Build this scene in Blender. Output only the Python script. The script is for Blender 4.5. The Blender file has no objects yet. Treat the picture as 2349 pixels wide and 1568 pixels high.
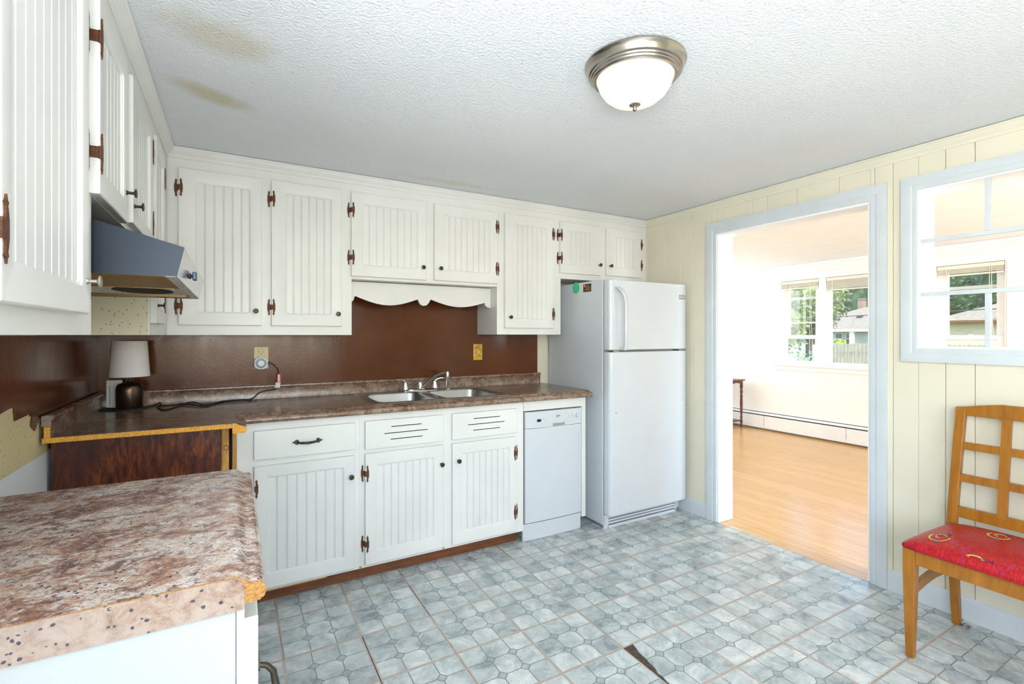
import bpy, bmesh, math, random
from mathutils import Vector, Matrix
R = math.radians
random.seed(7)
SC = bpy.context.scene
COL = SC.collection

# ------------------------------------------------------------------ camera, world, lights, exposure
cam_d = bpy.data.cameras.new('camera')
cam_d.sensor_width = 36.0
cam_d.lens = 36.0 * 1116.5 / 2349.0
cam_d.shift_y = -16.0 / 2349.0
cam_d.clip_start = 0.03
cam = bpy.data.objects.new('camera', cam_d)
cam.location = (0, 0, 1.286)
cam.rotation_euler = (R(90), 0, R(-29.63))
COL.objects.link(cam)
SC.camera = cam

world = bpy.data.worlds.new('sky')
SC.world = world
world.use_nodes = True
wn = world.node_tree
for n in list(wn.nodes): wn.nodes.remove(n)
wo = wn.nodes.new('ShaderNodeOutputWorld')
wb = wn.nodes.new('ShaderNodeBackground')
ws = wn.nodes.new('ShaderNodeTexSky')
ws.sky_type = 'NISHITA'
ws.sun_disc = False
ws.sun_elevation = R(48)
ws.sun_rotation = R(200)
wb.inputs['Strength'].default_value = 0.9
wn.links.new(ws.outputs[0], wb.inputs['Color'])
wn.links.new(wb.outputs[0], wo.inputs['Surface'])

def lamp(name, kind, loc, rot, energy, color=(1, 1, 1), size=None, spread=None):
    d = bpy.data.lights.new(name, kind)
    d.energy = energy
    d.color = color
    if kind == 'AREA':
        d.shape = 'RECTANGLE'
        d.size, d.size_y = size
        if spread: d.spread = spread
    elif kind == 'SUN':
        d.angle = R(2)
    else:
        d.shadow_soft_size = size
    o = bpy.data.objects.new(name, d)
    o.location = loc
    o.rotation_euler = rot
    COL.objects.link(o)
    return o

lamp('sun_light', 'SUN', (10, -5, 12), (R(45), 0, R(-70)), 4.0, (1, .96, .90))
# daylight through the kitchen window behind the camera
lamp('rear_window_daylight', 'AREA', (0.35, -1.98, 1.45), (R(90), 0, 0), 18, (.92, .965, 1), (1.9, 1.15))
lamp('side_fill', 'AREA', (-0.78, -0.85, 1.5), (R(90), 0, R(-90)), 50, (.92, .965, 1), (1.25, .95))  # added fill from the left, lifts the surfaces facing that way
# added fill lamp aimed up to brighten the ceiling, behind the camera
lamp('bounce_fill', 'AREA', (-.25, -.5, 1.2), (R(180), 0, 0), 122, (.95, .975, 1), (1.0, 1.0))
# fill lamps added out of view to brighten the living room
lamp('living_front_fill', 'AREA', (3.82, -1.95, 1.4), (R(90), 0, 0), 118, (.93, .965, 1), (1.25, 1.3))
lamp('living_side_fill', 'AREA', (4.75, 5.28, 1.4), (R(90), 0, R(180)), 34, (.93, .965, 1), (2.4, 1.5))

SC.view_settings.view_transform = 'Standard'
SC.view_settings.look = 'None'
SC.view_settings.gamma = 1.0
SC.view_settings.use_curve_mapping = False
SC.view_settings.exposure = 0.20
SC.cycles.max_bounces = 8
SC.cycles.diffuse_bounces = 5
SC.cycles.glossy_bounces = 4
SC.cycles.transparent_max_bounces = 12
SC.cycles.sample_clamp_indirect = 6.0
SC.cycles.caustics_reflective = False
SC.cycles.caustics_refractive = False
SC.cycles.use_denoising = True

# ------------------------------------------------------------------ materials
MATS = {}
class NT:
    def __init__(self, name):
        m = bpy.data.materials.new(name); m.use_nodes = True
        self.m = m; self.t = m.node_tree; self.n = self.t.nodes; self.l = self.t.links
        self.bsdf = self.n['Principled BSDF']
    def add(self, typ, **kw):
        nd = self.n.new(typ)
        for k, v in kw.items():
            if k.startswith('i_'):
                nd.inputs[k[2:].replace('_', ' ')].default_value = v
            else: setattr(nd, k, v)
        return nd
    def link(self, a, b): self.l.new(a, b)
    def coord(self, kind='Object', scale=(1, 1, 1), rot=(0, 0, 0), loc=(0, 0, 0)):
        c = self.add('ShaderNodeTexCoord'); mp = self.add('ShaderNodeMapping')
        mp.inputs['Scale'].default_value = scale; mp.inputs['Rotation'].default_value = rot
        mp.inputs['Location'].default_value = loc
        self.link(c.outputs[kind], mp.inputs['Vector'])
        return mp.outputs[0]
    def geo(self, scale=(1, 1, 1), rot=(0, 0, 0), loc=(0, 0, 0)):
        g = self.add('ShaderNodeNewGeometry'); mp = self.add('ShaderNodeMapping')
        mp.inputs['Scale'].default_value = scale; mp.inputs['Rotation'].default_value = rot
        mp.inputs['Location'].default_value = loc
        self.link(g.outputs['Position'], mp.inputs['Vector'])
        return mp.outputs[0]
    def noise(self, vec, scale, detail=4, rough=.55, dist=0):
        nd = self.add('ShaderNodeTexNoise')
        nd.inputs['Scale'].default_value = scale; nd.inputs['Detail'].default_value = detail
        nd.inputs['Roughness'].default_value = rough; nd.inputs['Distortion'].default_value = dist
        self.link(vec, nd.inputs['Vector']); return nd.outputs['Fac']
    def vor(self, vec, scale, out='Distance', feature='F1'):
        nd = self.add('ShaderNodeTexVoronoi', feature=feature); nd.inputs['Scale'].default_value = scale
        self.link(vec, nd.inputs['Vector']); return nd.outputs[out]
    def ramp(self, fac, stops, interp='LINEAR'):
        nd = self.add('ShaderNodeValToRGB'); cr = nd.color_ramp; cr.interpolation = interp
        while len(cr.elements) < len(stops): cr.elements.new(.5)
        for e, (p, c) in zip(cr.elements, stops):
            e.position = p; e.color = (c, c, c, 1) if isinstance(c, (int, float)) else (*c, 1)
        self.link(fac, nd.inputs['Fac']); return nd.outputs['Color']
    def mix(self, fac, a, b, blend='MIX'):
        nd = self.add('ShaderNodeMix', data_type='RGBA', blend_type=blend)
        for i, v in ((0, fac), (6, a), (7, b)):
            if hasattr(v, 'links') or hasattr(v, 'is_linked'): self.link(v, nd.inputs[i])
            elif i == 0: nd.inputs[0].default_value = v
            else: nd.inputs[i].default_value = (*v, 1)
        return nd.outputs[2]
    def math(self, op, a, b=None, c=None, clamp=False):
        nd = self.add('ShaderNodeMath', operation=op, use_clamp=clamp)
        for i, v in enumerate((a, b, c)):
            if v is None: continue
            if isinstance(v, (int, float)): nd.inputs[i].default_value = v
            else: self.link(v, nd.inputs[i])
        return nd.outputs[0]
    def base(self, col):
        if isinstance(col, tuple): self.bsdf.inputs['Base Color'].default_value = (*col, 1)
        else: self.link(col, self.bsdf.inputs['Base Color'])
    def set(self, rough=.5, metal=0, spec=.5, coat=0):
        b = self.bsdf.inputs
        if isinstance(rough, (int, float)): b['Roughness'].default_value = rough
        else: self.link(rough, b['Roughness'])
        b['Metallic'].default_value = metal
        b['Specular IOR Level'].default_value = spec
        b['Coat Weight'].default_value = coat
    def bump(self, h, strength=.2, dist=.002):
        nd = self.add('ShaderNodeBump'); nd.inputs['Strength'].default_value = strength
        nd.inputs['Distance'].default_value = dist
        self.link(h, nd.inputs['Height']); self.link(nd.outputs[0], self.bsdf.inputs['Normal'])

def simple(name, col, rough=.5, metal=0, var=.06, vscale=6, bump=0, bscale=200, spec=.5, coat=0, scale=(1, 1, 1)):
    t = NT(name)
    v = t.geo(scale)
    n = t.noise(v, vscale, 4, .6)
    dark = tuple(c * (1 - var) for c in col); light = tuple(min(1, c * (1 + var * .5)) for c in col)
    t.base(t.ramp(n, [(.3, dark), (.7, light)]))
    t.set(rough, metal, spec, coat)
    if bump: t.bump(t.noise(t.geo(), bscale, 3), bump, .001)
    MATS[name] = t.m
    return t.m

def cabinet_paint():
    t = NT('cabinet_paint'); g = t.geo()
    n = t.noise(g, 3, 5, .6)
    base = t.ramp(n, [(.3, (.68, .685, .66)), (.7, (.75, .755, .735))])
    grime = t.noise(g, 38, 6, .75, .4)
    gm = t.ramp(grime, [(.68, 0.0), (.76, 1.0)])
    base = t.mix(t.math('MULTIPLY', gm, .22), base, (.50, .45, .33))
    sp = t.vor(g, 85)
    sm = t.math('LESS_THAN', sp, .055)
    pick = t.math('GREATER_THAN', t.noise(g, 5, 2), .60)
    base = t.mix(t.math('MULTIPLY', t.math('MULTIPLY', sm, pick), .6), base, (.25, .22, .17))
    t.base(base); t.set(.36, 0, .5)
    t.bump(t.noise(t.geo((1, 1, .25)), 160, 3), .12, .0008)
    MATS['cabinet_paint'] = t.m
cabinet_paint()
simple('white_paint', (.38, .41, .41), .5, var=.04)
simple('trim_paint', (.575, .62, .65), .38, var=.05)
simple('living_trim_paint', (.88, .89, .90), .4, var=.03)
simple('living_wall_paint', (.84, .85, .83), .6, var=.05, vscale=2)
simple('living_ceiling_paint', (.88, .91, .94), .8, var=.03)
simple('appliance_white', (.575, .615, .655), .24, var=.02, bump=.06, bscale=500)
simple('appliance_seam', (.20, .21, .22), .5)
simple('appliance_gray', (.30, .30, .28), .35)
simple('display_black', (.015, .02, .025), .15)
simple('printed_gray', (.28, .29, .31), .4)
simple('joint_dark', (.030, .022, .018), .8)
simple('hinge_copper', (.115, .040, .014), .5, .35, var=.45, vscale=120, bump=.8, bscale=700)
simple('knob_bronze', (.055, .048, .036), .38, .7, var=.35, vscale=90)
simple('knob_steel', (.45, .42, .36), .35, .9, var=.2, vscale=90)
simple('chrome', (.82, .83, .84), .07, 1)
simple('lamp_bronze', (.10, .065, .045), .28, .9, var=.15)
simple('lamp_shade_fabric', (.92, .89, .89), .8, bump=.3, bscale=900)
simple('black_rubber', (.010, .010, .012), .45)
simple('beige_plastic', (.62, .52, .28), .35)
simple('timer_plastic', (.74, .78, .84), .35)
simple('timer_dial', (.30, .36, .42), .4)
simple('dark_slot', (.01, .01, .01), .8)
simple('paper_white', (.75, .74, .72), .7)
simple('paper_red', (.45, .06, .07), .6)
simple('sticker_green', (.06, .50, .25), .5)
simple('sticker_brown', (.04, .02, .012), .5)
simple('sticker_orange', (.60, .22, .03), .5)
simple('kick_wood', (.17, .055, .018), .5, var=.4, vscale=9, scale=(1, 1, 6))
simple('raw_wood', (.55, .26, .06), .6, var=.35, vscale=14, scale=(5, 5, 1))
simple('table_wood', (.11, .035, .018), .3, var=.3)
simple('grease_gold', (.30, .15, .03), .4, .15, var=.7, vscale=160, bump=.8, bscale=300)
simple('subfloor', (.085, .055, .04), .9, var=.5, vscale=60)
simple('heater_metal', (.80, .82, .84), .4)
simple('blind_vinyl', (.80, .75, .66), .5)
simple('window_vinyl', (.90, .91, .92), .35)
simple('roof_shingle', (.27, .215, .165), .9, var=.4, vscale=9, scale=(1, 1, 4))
simple('siding_paint', (.50, .51, .46), .7)
simple('siding_tan', (.62, .50, .36), .8, var=.25, vscale=7, scale=(1, 1, 8))
simple('siding_gray', (.50, .52, .50), .7)
simple('chimney_brick', (.26, .16, .11), .9, var=.3, vscale=8)
simple('fence_wood', (.30, .26, .185), .9, var=.3, vscale=5, scale=(4, 4, 1))
simple('grass', (.10, .17, .04), .95, var=.5, vscale=4)
simple('bark', (.09, .07, .05), .95, var=.4)
simple('wire_black', (.04, .05, .06), .6)
simple('leaf_dark', (.070, .125, .055), .8, var=.8, vscale=1.7)
simple('leaf_light', (.22, .25, .085), .8, var=.7, vscale=1.7)
simple('leaf_lime', (.30, .45, .03), .8, var=.5, vscale=3)
simple('leaf_gray', (.20, .24, .14), .8, var=.7, vscale=1.5)
simple('tack_metal', (.30, .2, .08), .4, .8)

def cream_wall(name, col, speck):
    t = NT(name); g = t.geo()
    b = t.ramp(t.noise(g, 2.2, 4, .6), [(.3, tuple(c * .93 for c in col)), (.7, col)])
    if speck:
        v = t.vor(t.geo((1, 1, .55)), 100); pick = t.math('GREATER_THAN', t.noise(g, 12, 4), .44)
        b = t.mix(t.math('MULTIPLY', t.math('LESS_THAN', v, .17), pick), b, (.20, .13, .05))
    t.base(b); t.set(.5)
    t.bump(t.noise(g, 260, 3), .15, .0006)
    MATS[name] = t.m
cream_wall('cream_wall', (.715, .675, .545), False)
cream_wall('greasy_cream', (.66, .57, .33), True)
cream_wall('greasy_panel', (.70, .66, .50), True)
cream_wall('rear_wall_paint', (.62, .58, .46), False)
cream_wall('lower_wall_paint', (.74, .77, .80), False)

def brown_gloss():
    t = NT('brown_gloss'); g = t.geo()
    n = t.noise(g, 2.5, 5, .6)
    b = t.ramp(n, [(.25, (.070, .019, .006)), (.75, (.130, .038, .011))])
    v = t.vor(g, 16); b = t.mix(t.math('LESS_THAN', v, .018), b, (.6, .5, .4))
    t.base(b)
    t.set(t.ramp(t.noise(t.geo((1, 1, .5)), 6, 4, .6, 1.5), [(.3, .10), (.75, .24)]), 0, .28)
    t.bump(t.noise(g, 90, 3, .6), .22, .0012)
    MATS['brown_gloss'] = t.m
brown_gloss()

def granite(name, tint=1.0):
    t = NT(name)
    g = t.geo()
    gs = t.geo((1.0, 1.35, 1.0), (0, 0, R(-35)))
    big = t.noise(gs, 6.5, 10, .74, 1.0)
    c = t.ramp(big, [(.36, (.150, .072, .055)), (.44, (.33, .185, .135)), (.50, (.50, .35, .27)), (.56, (.60, .52, .47)), (.63, (.56, .44, .36)), (.72, (.34, .17, .11))])
    mid = t.noise(gs, 22, 10, .80, .8)
    c = t.mix(t.ramp(mid, [(.42, .90), (.51, 0.0)]), c, (.13, .065, .058))
    c = t.mix(t.ramp(t.noise(gs, 38, 9, .78, .4), [(.52, 0.0), (.62, .9)]), c, (.70, .67, .67))
    fine = t.noise(t.geo((1, 1.3, 1)), 210, 5, .8)
    c = t.mix(t.ramp(fine, [(.40, .8), (.48, 0.0)]), c, (.11, .070, .070))
    sp = t.vor(g, 85)
    pk = t.math('GREATER_THAN', t.noise(g, 20, 3), .54)
    c = t.mix(t.math('MULTIPLY', t.math('LESS_THAN', sp, .20), pk), c, (.045, .036, .055))
    if tint != 1.0: c = t.mix(1.0, c, (tint, tint * .86, tint * .72), 'MULTIPLY')
    if tint != 1.0: c = t.mix(t.ramp(t.noise(t.geo(), 2.5, 3), [(.35, .25), (.65, .5)]), c, (.16, .105, .07))
    t.base(c)
    t.set(t.ramp(t.noise(gs, 9, 5), [(.3, .16), (.7, .28)]))
    t.bump(t.noise(gs, 150, 3), .08, .0005)
    MATS[name] = t.m
granite('granite_laminate')
granite('granite_laminate_shaded', .66)  # same laminate, dimmer light at the back worked into a darker tint

def end_cap():
    t = NT('end_cap_laminate'); g = t.geo()
    n = t.noise(g, 30, 9, .78, .5)
    c = t.ramp(n, [(.38, (.15, .085, .065)), (.48, (.27, .18, .135)), (.56, (.33, .26, .215)), (.66, (.30, .19, .135))])
    c = t.mix(t.ramp(t.noise(g, 9, 5, .6), [(.45, 0.0), (.6, .5)]), c, (.36, .30, .27))
    sp = t.vor(g, 80); pk = t.math('GREATER_THAN', t.noise(g, 16, 4), .50)
    c = t.mix(t.math('MULTIPLY', t.math('LESS_THAN', t.math('ADD', sp, t.math('MULTIPLY', t.noise(g, 220, 3), .3)), .36), pk), c, (.055, .045, .06))
    t.base(c); t.set(.35); MATS['end_cap_laminate'] = t.m
end_cap()

def particle(name, a, b_):
    t = NT(name); g = t.geo()
    v = t.add('ShaderNodeTexVoronoi'); v.inputs['Scale'].default_value = 260
    t.link(t.geo((1, 1, 2.2)), v.inputs['Vector'])
    c = t.ramp(v.outputs['Color'], [(.1, a), (.9, b_)])
    n = t.noise(g, 170, 4)
    c = t.mix(t.ramp(n, [(.58, 0.0), (.66, .7)]), c, (.16, .06, .015))
    t.base(c); t.set(.85); t.bump(n, .9, .002); MATS[name] = t.m
particle('particle_board', (.56, .22, .020), (.86, .47, .085))
particle('particle_board_pale', (.26, .115, .025), (.40, .22, .07))

def dark_panel():
    t = NT('dark_stained_wood')
    n = t.noise(t.geo((3.2, 3.2, .7)), 9, 9, .72, 2.2)
    c = t.ramp(n, [(.34, (.022, .005, .003)), (.48, (.085, .017, .004)), (.58, (.20, .045, .008)), (.70, (.30, .085, .015))])
    s_ = t.noise(t.geo((1, 1, .7)), 5, 4)
    c = t.mix(t.ramp(s_, [(.40, .75), (.60, 0.0)]), c, (.045, .012, .008))
    f = t.vor(t.geo(), 20); c = t.mix(t.math('LESS_THAN', f, .022), c, (.7, .65, .6))
    t.base(c); t.set(.34); MATS['dark_stained_wood'] = t.m
dark_panel()

def chair_wood():
    t = NT('honey_wood'); n = t.noise(t.geo((8, 8, 1)), 5, 5, .6, .6)
    t.base(t.ramp(n, [(.3, (.24, .085, .006)), (.7, (.36, .145, .013))])); t.set(.32)
    MATS['honey_wood'] = t.m
chair_wood()

def chair_seat():
    t = NT('red_vinyl')
    n = t.noise(t.geo((6, 30, 6)), 9, 6, .7, .5)
    c = t.ramp(n, [(.32, (.17, .004, .008)), (.5, (.36, .006, .010)), (.68, (.50, .030, .022))])
    p = t.noise(t.geo((3, 8, 8)), 6, 4, .6)
    c = t.mix(t.ramp(p, [(.55, 0.0), (.68, .55)]), c, (.32, .02, .12))
    t.base(c); t.set(.34, 0, .3); t.bump(t.noise(t.geo(), 130, 4), .15, .001); MATS['red_vinyl'] = t.m
    simple('thread_gold', (.55, .42, .12), .6, var=.6, vscale=200)
    simple('thread_blue', (.06, .09, .16), .6, var=.5, vscale=200)
chair_seat()

def steel(name, col, rough, streak):
    t = NT(name)
    n = t.noise(t.geo(streak), 30, 3, .6)
    t.base(t.ramp(n, [(.3, tuple(c * .88 for c in col)), (.7, col)]))
    t.set(t.ramp(n, [(.3, rough * .8), (.7, rough * 1.25)]), 1.0)
    MATS[name] = t.m
steel('stainless_steel', (.44, .44, .425), .32, (.3, .3, .3))
simple('brushed_nickel', (.42, .38, .335), .22, 1, var=.03)
steel('hood_steel', (.034, .041, .052), .38, (.25, .25, .25))
steel('hood_chrome', (.50, .51, .53), .16, (1, 1, 1))
simple('hood_knob_blue', (.008, .035, .10), .3, .2)
def hood_dirty():
    t = NT('dirty_metal'); g = t.geo()
    n = t.noise(g, 90, 6, .8)
    t.base(t.ramp(n, [(.40, (.10, .07, .04)), (.50, (.72, .70, .64))])); t.set(.45, .3); MATS['dirty_metal'] = t.m
hood_dirty()

def ceiling_mat():
    t = NT('ceiling_texture'); g = t.geo()
    b = t.ramp(t.noise(g, 1.2, 3), [(.3, (.80, .83, .85)), (.7, (.86, .885, .90))])
    sep = t.add('ShaderNodeSeparateXYZ'); t.link(g, sep.inputs[0])
    wob = t.noise(g, 7, 5, .7)
    for (x, y, sx, sy, a, s) in ((-.045, 1.745, .20, .125, 25, .46), (-.075, 2.185, .19, .085, 28, .68), (1.15, 2.72, .42, .05, 0, .25)):
        dx = t.math('SUBTRACT', sep.outputs[0], x); dy = t.math('SUBTRACT', sep.outputs[1], y)
        ca, sa = math.cos(R(a)), math.sin(R(a))
        u = t.math('DIVIDE', t.math('ADD', t.math('MULTIPLY', dx, ca), t.math('MULTIPLY', dy, sa)), sx)
        v = t.math('DIVIDE', t.math('SUBTRACT', t.math('MULTIPLY', dy, ca), t.math('MULTIPLY', dx, sa)), sy)
        d = t.math('SQRT', t.math('ADD', t.math('MULTIPLY', u, u), t.math('MULTIPLY', v, v)))
        d = t.math('ADD', d, t.math('MULTIPLY', t.math('SUBTRACT', wob, .5), 1.1))
        b = t.mix(t.ramp(d, [(.35, s), (1.0, 0.0)]), b, (.60, .50, .30))
    t.base(b); t.set(.85)
    h = t.noise(g, 95, 5, .62)
    t.bump(t.ramp(h, [(.35, 0.0), (.65, 1.0)]), .75, .005); MATS['ceiling_texture'] = t.m
ceiling_mat()

def vinyl_tile():
    T = .3048
    t = NT('vinyl_tile')
    tc = t.add('ShaderNodeTexCoord'); sep = t.add('ShaderNodeSeparateXYZ'); t.link(tc.outputs['Object'], sep.inputs[0])
    oi = t.add('ShaderNodeObjectInfo')
    X, Y = sep.outputs[0], sep.outputs[1]          # tile centred on its own origin
    vadd = t.add('ShaderNodeVectorMath', operation='ADD'); t.link(tc.outputs['Object'], vadd.inputs[0])
    cmb = t.add('ShaderNodeCombineXYZ'); t.link(t.math('MULTIPLY', oi.outputs['Random'], 9.0), cmb.inputs[2]); t.link(cmb.outputs[0], vadd.inputs[1])
    vec = vadd.outputs[0]
    cell = T / 3
    ax, ay = t.math('ABSOLUTE', X), t.math('ABSOLUTE', Y)
    # cell id for tone changes between the printed stones
    ix = t.math('FLOOR', t.math('DIVIDE', t.math('ADD', X, T / 2), cell)); iy = t.math('FLOOR', t.math('DIVIDE', t.math('ADD', Y, T / 2), cell))
    wn_ = t.add('ShaderNodeTexWhiteNoise'); wn_.noise_dimensions = '2D'
    c2 = t.add('ShaderNodeCombineXYZ'); t.link(ix, c2.inputs[0]); t.link(iy, c2.inputs[1]); t.link(c2.outputs[0], wn_.inputs['Vector'])
    n1 = t.noise(vec, 11, 7, .68, .6)
    n1 = t.math('ADD', n1, t.math('MULTIPLY', t.math('SUBTRACT', wn_.outputs[0], .5), .16))
    stone = t.ramp(n1, [(.30, (.20, .245, .26)), (.43, (.36, .41, .42)), (.56, (.49, .54, .545)), (.70, (.65, .68, .675))])
    # printed lines between the stones
    lx = t.math('ABSOLUTE', t.math('SUBTRACT', ax, cell / 2)); ly = t.math('ABSOLUTE', t.math('SUBTRACT', ay, cell / 2))
    line = t.math('LESS_THAN', t.math('MINIMUM', lx, ly), .0019)
    dsum = t.math('ADD', lx, ly)
    dia = t.math('LESS_THAN', dsum, .0215)
    diae = t.math('LESS_THAN', t.math('ABSOLUTE', t.math('SUBTRACT', dsum, .0215)), .0027)
    gray = (.155, .185, .19)
    c = t.mix(line, stone, gray)
    c = t.mix(dia, c, t.mix(.5, stone, (.22, .26, .26)))
    c = t.mix(diae, c, gray)
    edge = t.math('GREATER_THAN', t.math('MAXIMUM', ax, ay), T / 2 - .0070)
    c = t.mix(edge, c, t.mix(t.noise(vec, 60, 4), (.33, .285, .25), (.50, .46, .42)))
    # grime specks
    v = t.vor(t.geo(), 95); pk = t.math('GREATER_THAN', t.noise(t.geo(), 3.1, 3), .60)
    c = t.mix(t.math('MULTIPLY', t.math('LESS_THAN', v, .10), pk), c, (.07, .06, .05))
    t.base(c)
    t.set(t.ramp(t.noise(t.geo(), 5, 4), [(.3, .20), (.7, .34)]))
    t.bump(t.noise(vec, 45, 4), .10, .001)
    MATS['vinyl_tile'] = t.m
vinyl_tile()

def hardwood():
    t = NT('oak_strip'); oi = t.add('ShaderNodeObjectInfo')
    g = t.geo((14, .9, 1)); n = t.noise(g, 6, 6, .6, .8)
    a = t.ramp(n, [(.3, (.47, .245, .075)), (.7, (.64, .37, .13))])
    c = t.mix(t.math('MULTIPLY', oi.outputs['Random'], .35), a, (.70, .45, .19))
    t.base(c); t.set(.24); MATS['oak_strip'] = t.m
hardwood()

def glass_mat():
    m = bpy.data.materials.new('window_glass'); m.use_nodes = True; nt = m.node_tree
    for n in list(nt.nodes): nt.nodes.remove(n)
    o = nt.nodes.new('ShaderNodeOutputMaterial'); mx = nt.nodes.new('ShaderNodeMixShader'); mx.inputs[0].default_value = .06
    tr = nt.nodes.new('ShaderNodeBsdfTransparent'); gl = nt.nodes.new('ShaderNodeBsdfGlossy'); gl.inputs['Roughness'].default_value = .02
    tr.inputs[0].default_value = (.93, .96, .95, 1)
    nt.links.new(tr.outputs[0], mx.inputs[1]); nt.links.new(gl.outputs[0], mx.inputs[2]); nt.links.new(mx.outputs[0], o.inputs[0])
    MATS['window_glass'] = m
glass_mat()

def bowl_glass():
    t = NT('lit_glass'); t.base((.25, .22, .18)); t.set(.3)
    lw = t.add('ShaderNodeLayerWeight'); lw.inputs['Blend'].default_value = .35
    c = t.ramp(lw.outputs['Facing'], [(.0, (1, .97, .90)), (.5, (.95, .88, .74)), (1.0, (.62, .50, .33))])
    t.link(c, t.bsdf.inputs['Emission Color'])
    t.bsdf.inputs['Emission Strength'].default_value = .95
    MATS['lit_glass'] = t.m
bowl_glass()
M = MATS

# ------------------------------------------------------------------ mesh helpers
class MB:
    def __init__(self): self.v = []; self.f = []
    def add(self, vs, fs):
        o = len(self.v); self.v += [tuple(p) for p in vs]; self.f += [[i + o for i in f] for f in fs]; return self
    def box(self, x0, x1, y0, y1, z0, z1):
        if x0 > x1: x0, x1 = x1, x0
        if y0 > y1: y0, y1 = y1, y0
        if z0 > z1: z0, z1 = z1, z0
        return self.add([(x0, y0, z0), (x1, y0, z0), (x1, y1, z0), (x0, y1, z0), (x0, y0, z1), (x1, y0, z1), (x1, y1, z1), (x0, y1, z1)],
                        [(0, 3, 2, 1), (4, 5, 6, 7), (0, 1, 5, 4), (1, 2, 6, 5), (2, 3, 7, 6), (3, 0, 4, 7)])
    def loops(self, rings, closed=True, cap=True):
        n = len(rings[0]); o = len(self.v)
        for r in rings: self.v += [tuple(p) for p in r]
        for i in range(len(rings) - 1):
            for j in range(n if closed else n - 1):
                k = (j + 1) % n
                self.f.append([o + i * n + j, o + i * n + k, o + (i + 1) * n + k, o + (i + 1) * n + j])
        if cap:
            self.f.append([o + j for j in range(n)][::-1]); m = (len(rings) - 1) * n
            self.f.append([o + m + j for j in range(n)])
        return self
    def prism(self, pts, axis, a, b):
        def P(p, t):
            return {'x': (t, p[0], p[1]), 'y': (p[0], t, p[1]), 'z': (p[0], p[1], t)}[axis]
        return self.loops([[P(p, a) for p in pts], [P(p, b) for p in pts]])
    def lathe(self, prof, c, seg=32, axis='z'):
        rings = []
        for (r, h) in prof:
            ring = []
            for k in range(seg):
                a = 2 * math.pi * k / seg; p = r * math.cos(a), r * math.sin(a)
                if axis == 'z': ring.append((c[0] + p[0], c[1] + p[1], c[2] + h))
                elif axis == 'y': ring.append((c[0] + p[0], c[1] + h, c[2] + p[1]))
                else: ring.append((c[0] + h, c[1] + p[0], c[2] + p[1]))
            rings.append(ring)
        return self.loops(rings)
    def tube(self, pts, rad, seg=8, closed=False):
        pts = [Vector(p) for p in pts]; rings = []; n = len(pts)
        prev = None
        for i, p in enumerate(pts):
            if closed: d = pts[(i + 1) % n] - pts[i - 1]
            else: d = pts[min(i + 1, n - 1)] - pts[max(i - 1, 0)]
            if d.length < 1e-9: d = Vector((0, 0, 1))
            d.normalize()
            if prev is None:
                up = Vector((0, 0, 1)) if abs(d.z) < .9 else Vector((1, 0, 0)); a = d.cross(up).normalized()
            else:
                a = prev - d * prev.dot(d)
                a = a.normalized() if a.length > 1e-6 else d.orthogonal().normalized()
            prev = a; b = d.cross(a); r = rad[i] if isinstance(rad, (list, tuple)) else rad
            rr = r if isinstance(r, tuple) else (r, r)
            rings.append([p + a * rr[0] * math.cos(2 * math.pi * k / seg) + b * rr[1] * math.sin(2 * math.pi * k / seg) for k in range(seg)])
        if closed: rings.append(rings[0]); return self.loops(rings, cap=False)
        return self.loops(rings)
    def sweep(self, path, prof, side=1, ends=True):
        """path: (x, y) points; prof: closed list of (outward offset, z); mitred corners"""
        rings = []; n = len(path)
        for i, p in enumerate(path):
            p = Vector(p); ns = []
            for a, b in ((i - 1, i), (i, i + 1)):
                if a >= 0 and b < n:
                    d = (Vector(path[b]) - Vector(path[a])).normalized(); ns.append(Vector((d.y, -d.x)) * side)
            if len(ns) == 2:
                m = (ns[0] + ns[1]).normalized(); m = m / max(.2, m.dot(ns[0]))
            else: m = ns[0]
            rings.append([(p.x + m.x * o, p.y + m.y * o, z) for (o, z) in prof])
        return self.loops(rings, cap=ends)
    def mesh(self, name, mat, origin=(0, 0, 0), smooth=35):
        me = bpy.data.meshes.new(name); ox, oy, oz = origin
        me.from_pydata([(x - ox, y - oy, z - oz) for x, y, z in self.v], [], self.f)
        bm = bmesh.new(); bm.from_mesh(me); bmesh.ops.recalc_face_normals(bm, faces=bm.faces); bm.to_mesh(me); bm.free()
        if mat: me.materials.append(M[mat] if isinstance(mat, str) else mat)
        if smooth:
            for p in me.polygons: p.use_smooth = True
            try: me.set_sharp_from_angle(angle=R(smooth))
            except Exception: pass
        return me
    def build(self, name, mat, parent=None, smooth=35, bevel=0, label=None, seg=2):
        org = wloc(parent) if parent else (0, 0, 0)
        o = bpy.data.objects.new(name, self.mesh(name, mat, org, smooth)); COL.objects.link(o)
        if parent: o.parent = parent
        if bevel:
            md = o.modifiers.new('bevel', 'BEVEL'); md.width = bevel; md.segments = seg; md.limit_method = 'ANGLE'; md.angle_limit = R(40)
        if label: o['label'] = label
        return o
def wloc(o):
    v = Vector((0, 0, 0))
    while o: v += o.location; o = o.parent
    return tuple(v)
def thing(name, label, cat, loc=(0, 0, 0), group=None):
    o = bpy.data.objects.new(name, None); o.empty_display_size = .05; COL.objects.link(o); o.location = loc
    tag(o, label, cat, group); return o
def tag(o, label, cat, group=None):
    o['label'] = label; o['category'] = cat
    if group: o['group'] = group
    return o
def struct(o):
    o['kind'] = 'structure'; return o
def inst(name, me, parent, loc, rotz=0):
    o = bpy.data.objects.new(name, me); COL.objects.link(o)
    if parent:
        o.parent = parent; w = wloc(parent); loc = tuple(l - q for l, q in zip(loc, w))
    o.location = loc; o.rotation_euler = (0, 0, rotz); return o
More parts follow.
